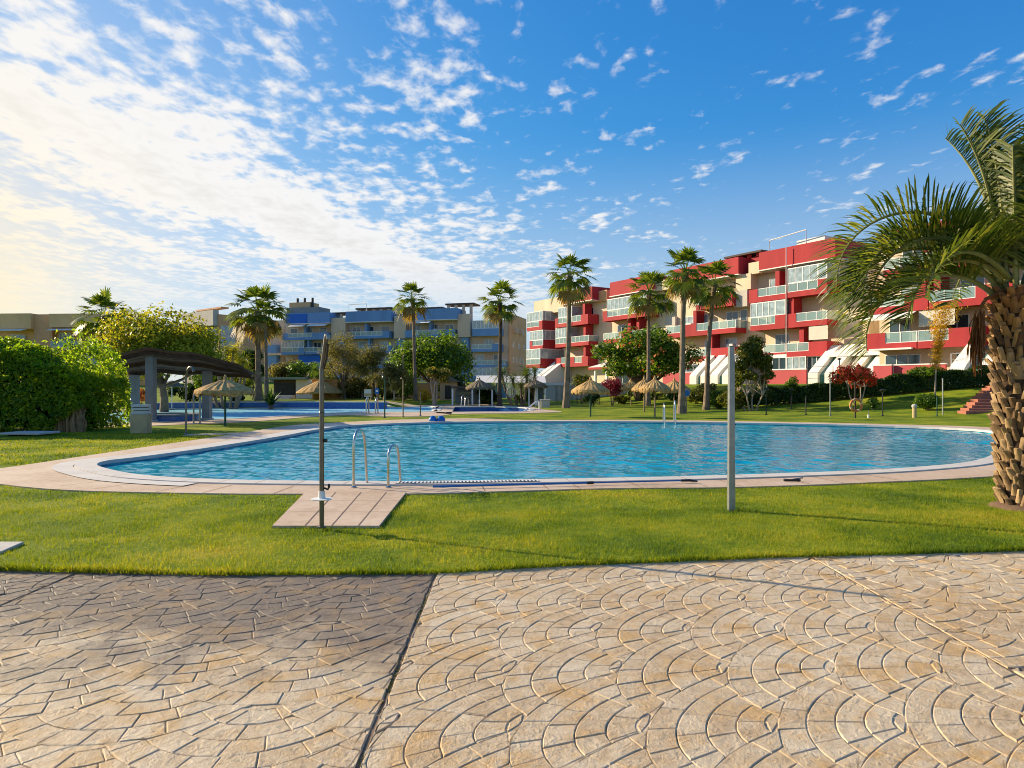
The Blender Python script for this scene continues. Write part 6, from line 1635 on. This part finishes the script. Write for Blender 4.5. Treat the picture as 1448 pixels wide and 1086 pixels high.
# ---- thin posts, shower poles and lamps about the lawns
def pole(name, label, cat, u, D, vtop, rad=.03, m='galv', hook=None, z0=None, base=True, cap=None, group=None):
    x, y = xd(u, D), D; z0 = hgt(x, y) if z0 is None else z0; h_ = zd(vtop, D)-z0
    t = thing(name, label, cat, (x, y, z0), 0, group)
    MB().tube([(0, 0, -.1), (0, 0, h_)], [rad, rad*.9], 8).build('shaft', M[m], t, smooth=True)
    if base: MB().lathe([(rad*2.2, -.02), (rad*2.2, .03), (rad*1.2, .06)], 10).build('base', M[m], t)
    if hook == 'arm': 
        MB().tube([(0, 0, h_-.03), (.06, -.05, h_+.16), (.16, -.1, h_+.28), (.28, -.14, h_+.27), (.33, -.16, h_+.12)], [rad, rad, rad, rad, rad*1.3], 8).build('shower_arm', M[m], t, smooth=True)
        MB().tube([(-.02, 0, h_-.25), (-.1, -.02, h_-.2)], .025, 6).build('tap', M['black'], t)
    if hook == 'head': MB().tube([(0, 0, h_-.02), (-.03, -.05, h_+.12), (-.1, -.1, h_+.16)], [rad, rad, rad*1.4], 8).build('shower_head', M[m], t, smooth=True)
    if hook == 'lamp':
        MB().lathe([(.05, h_), (.16, h_+.05), (.17, h_+.1), (.03, h_+.16)], 12).build('lamp_head', M['black'], t, smooth=True)
    if hook == 'cap': MB().lathe([(rad*1.25, h_-.005), (rad*1.25, h_+.02), (rad*.4, h_+.05)], 10).build('cap', M[m], t)
    return t
y_ = at(263, 615)[1]; pole('outdoor_shower', 'shower pole with a hooked arm on the left lawn in front of the canopy', 'shower', 263, y_, 531, .035, 'bronze', 'arm', 0)
mb = MB(); p_ = [at(258, 616.5), at(390, 613.2), at(384, 611.3), at(268, 614.3)]
mb.prism(p_ if area2(p_) > 0 else p_[::-1], 'z', -.04, .02); setting(mb.build('shower_path', M['deck']))
pole('outdoor_shower', 'dark green shower pole beside the paddling pool ladder', 'shower', 544, at(541, 591)[1], 537, .035, 'green_metal', 'head', 0)
pole('outdoor_shower', 'pale shower pole with a leaning head near the end of the paddling pool', 'shower', 570, at(570, 590)[1], 539, .035, 'wood', 'head', 0)
pole('short_post', 'short bronze post on the deck strip left of the two blue domed caps', 'post', 594.5, at(594, 588.5)[1], 556, .035, 'bronze', 'cap', 0)
pole('lamp_post', 'tall pale post before the sloping white walls of the red block', 'post', 1174, 38.2, 536, .032, 'galv', 'cap', 0, group='thin posts along the far pool bank')
pole('lamp_post', 'tall pale post beside the round clipped shrub', 'post', 1333, 38.0, 536, .036, 'galv', 'cap', 0, group='thin posts along the far pool bank')
pole('garden_lamp', 'dark thin lamp post right of the pale stemmed tree', 'lamp', 1083.5, 40, 552, .035, 'black', 'lamp', 0, group='dark garden posts')
pole('short_post', 'short dark post left of the tall pale post on the grass bank', 'post', 1139.5, 40, 562, .04, 'black', 'cap', 0, group='dark garden posts')
pole('garden_lamp', 'dark post right of the lifebuoy stand', 'lamp', 1248, 38.6, 554, .035, 'black', 'lamp', 0, group='dark garden posts')
pole('short_post', 'thin green post against the round clipped shrub', 'post', 1325, 37.6, 562, .03, 'green_metal', 'cap', 0)
pole('garden_lamp', 'lamp on a pale post between the sloping white walls', 'lamp', 1187, 53.5, 509, .06, 'galv', 'lamp')
pole('garden_lamp', 'slender dark lamp before the dark planting behind the hedge top', 'lamp', 1119, 47, 553, .03, 'black', 'lamp')
pole('thin_post', 'thin cane leaning up before the broad green tree', 'post', 570, 62, 500, .045, 'wood', None)
# bollard light
x, y = at(1293, 590.5); t = thing('bollard_light', 'short stone bollard light beside the round clipped shrub', 'bollard', (x, y, 0))
MB().lathe([(.1, -.05), (.1, .5), (.09, .52)], 12).build('body', M['stonebox'], t); MB().lathe([(.11, .52), (.14, .6), (.12, .68), (.05, .72)], 12).build('cap', M['concrete'], t)
x, y = at(1228, 591); t = thing('lawn_sprinkler', 'tiny white sprinkler head in the grass right of the lifebuoy', 'sprinkler', (x, y, 0))
MB().lathe([(.05, -.05), (.05, .14), (.03, .18)], 10).build('body', M['plastic_white'], t); MB().tube([(0, 0, .17), (0, 0, .42)], .012, 6).build('riser', M['galv'], t)
# lifebuoy on a post
x, y = at(1209.5, 591); t = thing('lifebuoy_stand', 'orange lifebuoy ring hung on a dark post at the far pool edge', 'lifebuoy', (x, y, 0))
MB().tube([(0, 0, -.1), (0, 0, 1.9)], .04, 8).build('post', M['wood_dark'], t, smooth=True)
rb_ = MB(); ring_pts = [(.3*math.cos(a), -.08, zd(573, y)+.3*math.sin(a)) for a in np.linspace(0, 2*math.pi, 25)]
ring_ = rb_.tube(ring_pts, .065, 8, cap=False).build('ring', M['orange'], t, smooth=True)
bd = MB()
for q in (.4, 1.97, 3.54, 5.1):
    bd.tube([(.3*math.cos(a), -.08, zd(573, y)+.3*math.sin(a)) for a in (q-.16, q, q+.16)], .07, 8)
bd.build('bands', M['buoyband'], ring_, smooth=True)

# ---- red brick steps at the right
t = thing('brick_steps', 'red brick garden steps climbing the bank behind the feather palm trunk', 'steps', (0, 0, 0))
for i in range(13):
    D = 37.6 + i*.72; xl = xd(1366 + i*4.2, D); z = hgt(xl+1.5, D+.4)
    MB().box(xl, xl+6.0, D, D+.75, -.3, max(z, 0) + .035 + .003*i).build('step', M['redtile'], t, bevel=.01)

# ---- railing along the ground-floor terraces of the red block
def fence(label, pts, h_, m, rails, posts, name='fence', mesh=False, rad=.025):
    x0, y0 = pts[0]; z0 = hgt(x0, y0); t = thing(name, label, 'fence', (x0, y0, z0))
    for i in range(len(pts)-1):
        a, b = pts[i], pts[i+1]; za_, zb_ = hgt(*a)-z0, hgt(*b)-z0; n = max(1, int(math.dist(a, b)/posts))
        for k in range(n + (1 if i == len(pts)-2 else 0)):
            p = lerp(a, b, k/n); zz = za_+(zb_-za_)*k/n; MB().tube([(p[0]-x0, p[1]-y0, zz-.1), (p[0]-x0, p[1]-y0, zz+h_+.03)], rad, 6).build('post', M[m], t)
        for r in range(rails):
            f = (r+1)/rails; MB().tube([(a[0]-x0, a[1]-y0, za_+h_*f), (b[0]-x0, b[1]-y0, zb_+h_*f)], rad*.55, 5).build('rail', M[m], t)
        if mesh:
            w = MB(); nn = int(math.dist(a, b)/.16)
            for k in range(nn):
                p = lerp(a, b, (k+.5)/nn); zz = za_+(zb_-za_)*(k+.5)/nn; w.tube([(p[0]-x0, p[1]-y0, zz+.08), (p[0]-x0, p[1]-y0, zz+h_)], .014, 4)
            w.build('palings', M[m], t)
    return t
fence('thin grey wire railing behind the hedge by the sloping white walls', [(xd(1142, 52.5), 52.5), (xd(1178, 51), 51)], 2.2, 'galv', 5, 1.8)
fence('thin white railing behind the hedge left of the feather palm trunk', [(xd(1345, 49), 49), (xd(1400, 47.5), 47.5)], 2.2, 'frame', 5, 2.0)
fence('dark railing with close palings in front of the beige terrace wall', [(xd(786, 66), 66), (xd(848, 62), 62)], 1.7, 'black', 2, 2.0, mesh=True)

# ---- beige terrace wall and white awnings left of the red block
x0_, D0 = xd(778, 72), 72
t = thing('terrace_wall', 'plain grey beige terrace wall with a white coping left of the red block', 'wall', (x0_, D0, hgt(x0_, D0)), R(-14))
MB().box(-.5, 8.2, 0, .4, -1, zd(545, 72)-hgt(x0_, D0)).build('wall', M['greywall'], t); MB().box(-.6, 8.3, -.08, .48, zd(545, 72)-hgt(x0_, D0)+.002, zd(542.5, 72)-hgt(x0_, D0)+.05).build('coping', M['trim'], t)
def awning_row(label, u0, u1, D, v0, v1, seed):
    x0, x1 = xd(u0, D), xd(u1, D); z0 = hgt(x0, D); t = thing('awning', label, 'awning', (x0, D, z0)); za_, zb_ = zd(v0, D)-z0, zd(v1, D)-z0
    n = max(1, int((x1-x0)/2.2))
    for i in range(n):
        a, b = (x1-x0)*i/n, (x1-x0)*(i+1)/n
        MB().prism([(2.6, za_), (-.6, zb_), (-.6, zb_-.06), (2.6, za_-.06)], 'x', a+.02, b-.02).build('canvas', M['awning'], t)
    for i in range(n+1): MB().box((x1-x0)*i/n-.04, (x1-x0)*i/n+.04, -.62, -.52, -.1, zb_-.02).build('post', M['frame'], t)
    MB().box(0, x1-x0, 2.62, 2.9, -.4, za_).build('back_wall', M['blue'] if seed else M['white_render'], t)
    return t
awning_row('row of white sloping canvas awnings over the blue walled bar behind the dark palm', 672, 716, 76, 530.5, 541, 1)
awning_row('second row of white canvas awnings just right of the dark fan palm', 717, 772, 80, 531, 541, 0)
# open dark pavilion frames under the thatched roofs
def frame_pavilion(label, u0, u1, D, vtop, m, seed):
    x0, x1 = xd(u0, D), xd(u1, D); z0 = hgt(x0, D); zt_ = zd(vtop, D)-z0; t = thing('open_pavilion', label, 'pavilion', (x0, D, z0)); w = x1-x0
    MB().box(-.2, w+.2, -.3, 3.2, zt_, zt_+.16).build('roof', M['roofdark'], t)
    n = max(2, int(w/1.7))
    for i in range(n+1):
        MB().box(w*i/n-.07, w*i/n+.07, -.1, .04, -.1, zt_-.002).build('post', M[m], t)
    MB().box(0, w, 2.9, 3.1, -.2, zt_*.98).build('back_wall', M['column' if seed else 'white_render'], t)
    MB().box(w*.1, w*.5, 2.82, 2.898, .9, zt_*.8).build('window', M['window'], t)
    return t
frame_pavilion('low dark green open pavilion under the left weathered thatched roof', 640, 696, 59.5, 549, 'frame', 1)
frame_pavilion('narrow pavilion with white posts and dark doors under the right weathered roof', 748, 771, 60, 548, 'frame', 1)
x, y = xd(771, 55), 55; t = thing('stone_planter', 'small grey stone planter in front of the white posted pavilion', 'planter', (x, y, hgt(x, y)))
MB().box(-.35, .35, -.3, .3, -.05, .55).build('pot', M['concrete'], t, bevel=.03); MB().box(-.42, .42, -.36, .36, .55, .64).build('rim', M['concrete'], t, bevel=.02)
x, y = xd(723, 58.5), 58.5; z0 = hgt(x, y); t = thing('rope_ring', 'pale ring hung low on the clustered palms beside the dark fan palm', 'ring', (x, y, z0))
MB().tube([(.33*math.cos(a), 0, zd(555, y)-z0+.42*math.sin(a)) for a in np.linspace(0, 2*math.pi, 21)], .07, 8, cap=False).build('ring', M['buoyband'], t, smooth=True)
MB().tube([(0, .12, -.1), (0, .1, zd(550, y)-z0)], .04, 6).build('post', M['wood'], t)

# ---- dark flat-roofed kiosk, thatched hut
x0_, D0 = xd(378, 72), 72; z0 = hgt(x0_, D0); w = xd(516, D0)-x0_; zt_ = zd(535, D0)-z0
t = thing('pavilion', 'long low dark pavilion with a flat green grey roof behind the blue tiled wall', 'pavilion', (x0_, D0, z0))
MB().box(-.4, w*.42, -.8, 5, zt_-.12, zt_+.12).build('roof', M['green_roof'] if 'green_roof' in M else M['column'], t); MB().box(w*.72, w, -.8, 5, zt_-.32, zt_-.1).build('roof', M['column'], t)
MB().box(.6, 3.0, .2, 4.6, -.3, zt_-.122).build('dark_room', M['roofdark'], t); MB().box(3.01, 6.0, .0, 4.7, -.3, zt_-.124).build('white_wall', M['white_render'], t)
MB().box(6.01, w*.72, .6, 4.8, -.3, zt_*.8).build('wall', M['roofdark'], t); MB().box(w*.74, w-.3, 2.5, 4.7, -.3, zt_-.33).build('wall', M['roofdark'], t)
MB().box(.8, 2.8, .14, .198, .1, zt_*.75).build('shutter', M['black'], t)
for q in (0.0, w*.735, w-.15): MB().box(q-.08, q+.08, -.7, -.54, -.2, zt_-.34 if q > 1 else zt_-.122).build('post', M['galv'], t)
MB().box(w*.78, w*.84, 2.44, 2.498, .1, 1.9).build('door', M['galv'], t)
x0_, D0 = xd(463, 67.5), 67.5; z0 = hgt(x0_, D0); t = thing('cane_hut', 'square hut with golden cane walls behind the wide straw parasol', 'hut', (x0_, D0, z0))
hw = 17.5*D0/F; MB().box(-hw, hw, -.9, 1.4, -.1, zd(537.5, D0)-z0).build('cane_wall', M['cane'], t)
MB().box(-hw*1.12, hw*.5, -1.2, 1.5, zd(537.5, D0)-z0+.002, zd(535.8, D0)-z0).build('roof', M['thatch'], t); MB().box(-hw*.6, hw*.5, -.94, -.902, .9, 1.5).build('hatch', M['wood_dark'], t)
# steps of the pavilion
t = thing('stone_steps', 'pale stone steps below the white wall of the dark pavilion', 'steps', (xd(393, 66), 66, hgt(xd(393, 66), 66)))
for i in range(3): MB().box(-1.1, 1.1, i*.6, i*.6+.62, -.2, .1+.14*i).build('step', M['concrete'], t)

# ---- notices
def sign(label, u, D, v0, v1, wpx, m, post='wood', round_=False, name='notice_sign', two=None):
    x, y = xd(u, D), D; z0 = hgt(x, y); t = thing(name, label, 'sign', (x, y, z0)); za_, zb_ = zd(v0, D)-z0, zd(v1, D)-z0; w = wpx/2*D/F
    MB().tube([(0, .06, -.1), (0, .06, za_-.05)], .04, 6).build('post', M[post], t)
    if round_:
        c = (za_+zb_)/2; MB().tube([(0, -.02, c), (0, .015, c)], w, 20).build('panel', M[m], t); MB().tube([(0, -.01, c), (0, .012, c)], w*1.06, 20).build('rim', M['frame'], t)
    else:
        MB().box(-w, w, -.02, .02, zb_, za_).build('panel', M[m], t, bevel=.006)
        if two: MB().box(-w*.92, w*.92, -.026, -.021, zb_+.05, zb_+(za_-zb_)*.45).build('lower_panel', M[two], t)
        else: MB().box(-w*.55, w*.55, -.026, -.021, zb_+(za_-zb_)*.35, zb_+(za_-zb_)*.7).build('pictogram', M['frame'], t)
    return t
sign('small blue notice board on a post right of the green shower pole', 533, 58, 549, 557, 6, 'plastic_blue')
sign('white notice board with an orange lower half left of the green shower pole', 520, 60, 550.5, 561, 10, 'plastic_white', two='stonebox', name='notice_board')
sign('round blue disc sign just right of the straight palm trunk', 971, 44, 551.5, 560.5, 9, 'plastic_blue', round_=True)
# low stucco walls and little houses in the planting at the back
t = thing('garden_wall', 'low rosy garden wall behind the planting between the notice and the palm foot', 'wall', (xd(541, 70), 70, hgt(xd(541, 70), 70)), R(-4))
MB().box(0, 8.5, 0, .3, -.3, 1.55).build('wall', M['brick'], t); MB().box(-.05, 8.55, -.05, .35, 1.552, 1.66).build('coping', M['concrete'], t)
t = thing('garden_shed', 'small rosy shed with a straw roof left of the dark green pavilion', 'shed', (xd(622, 66), 66, hgt(xd(622, 66), 66)))
MB().box(0, 1.6, 0, 1.6, -.2, 1.8).build('wall', M['brick'], t); MB().prism([(-.3, 1.75), (.8, 2.35), (1.9, 1.75)], 'y', -.3, 1.9).build('roof', M['thatch_grey'], t); MB().box(.5, 1.1, -.03, -.002, .1, 1.4).build('door', M['wood_dark'], t)
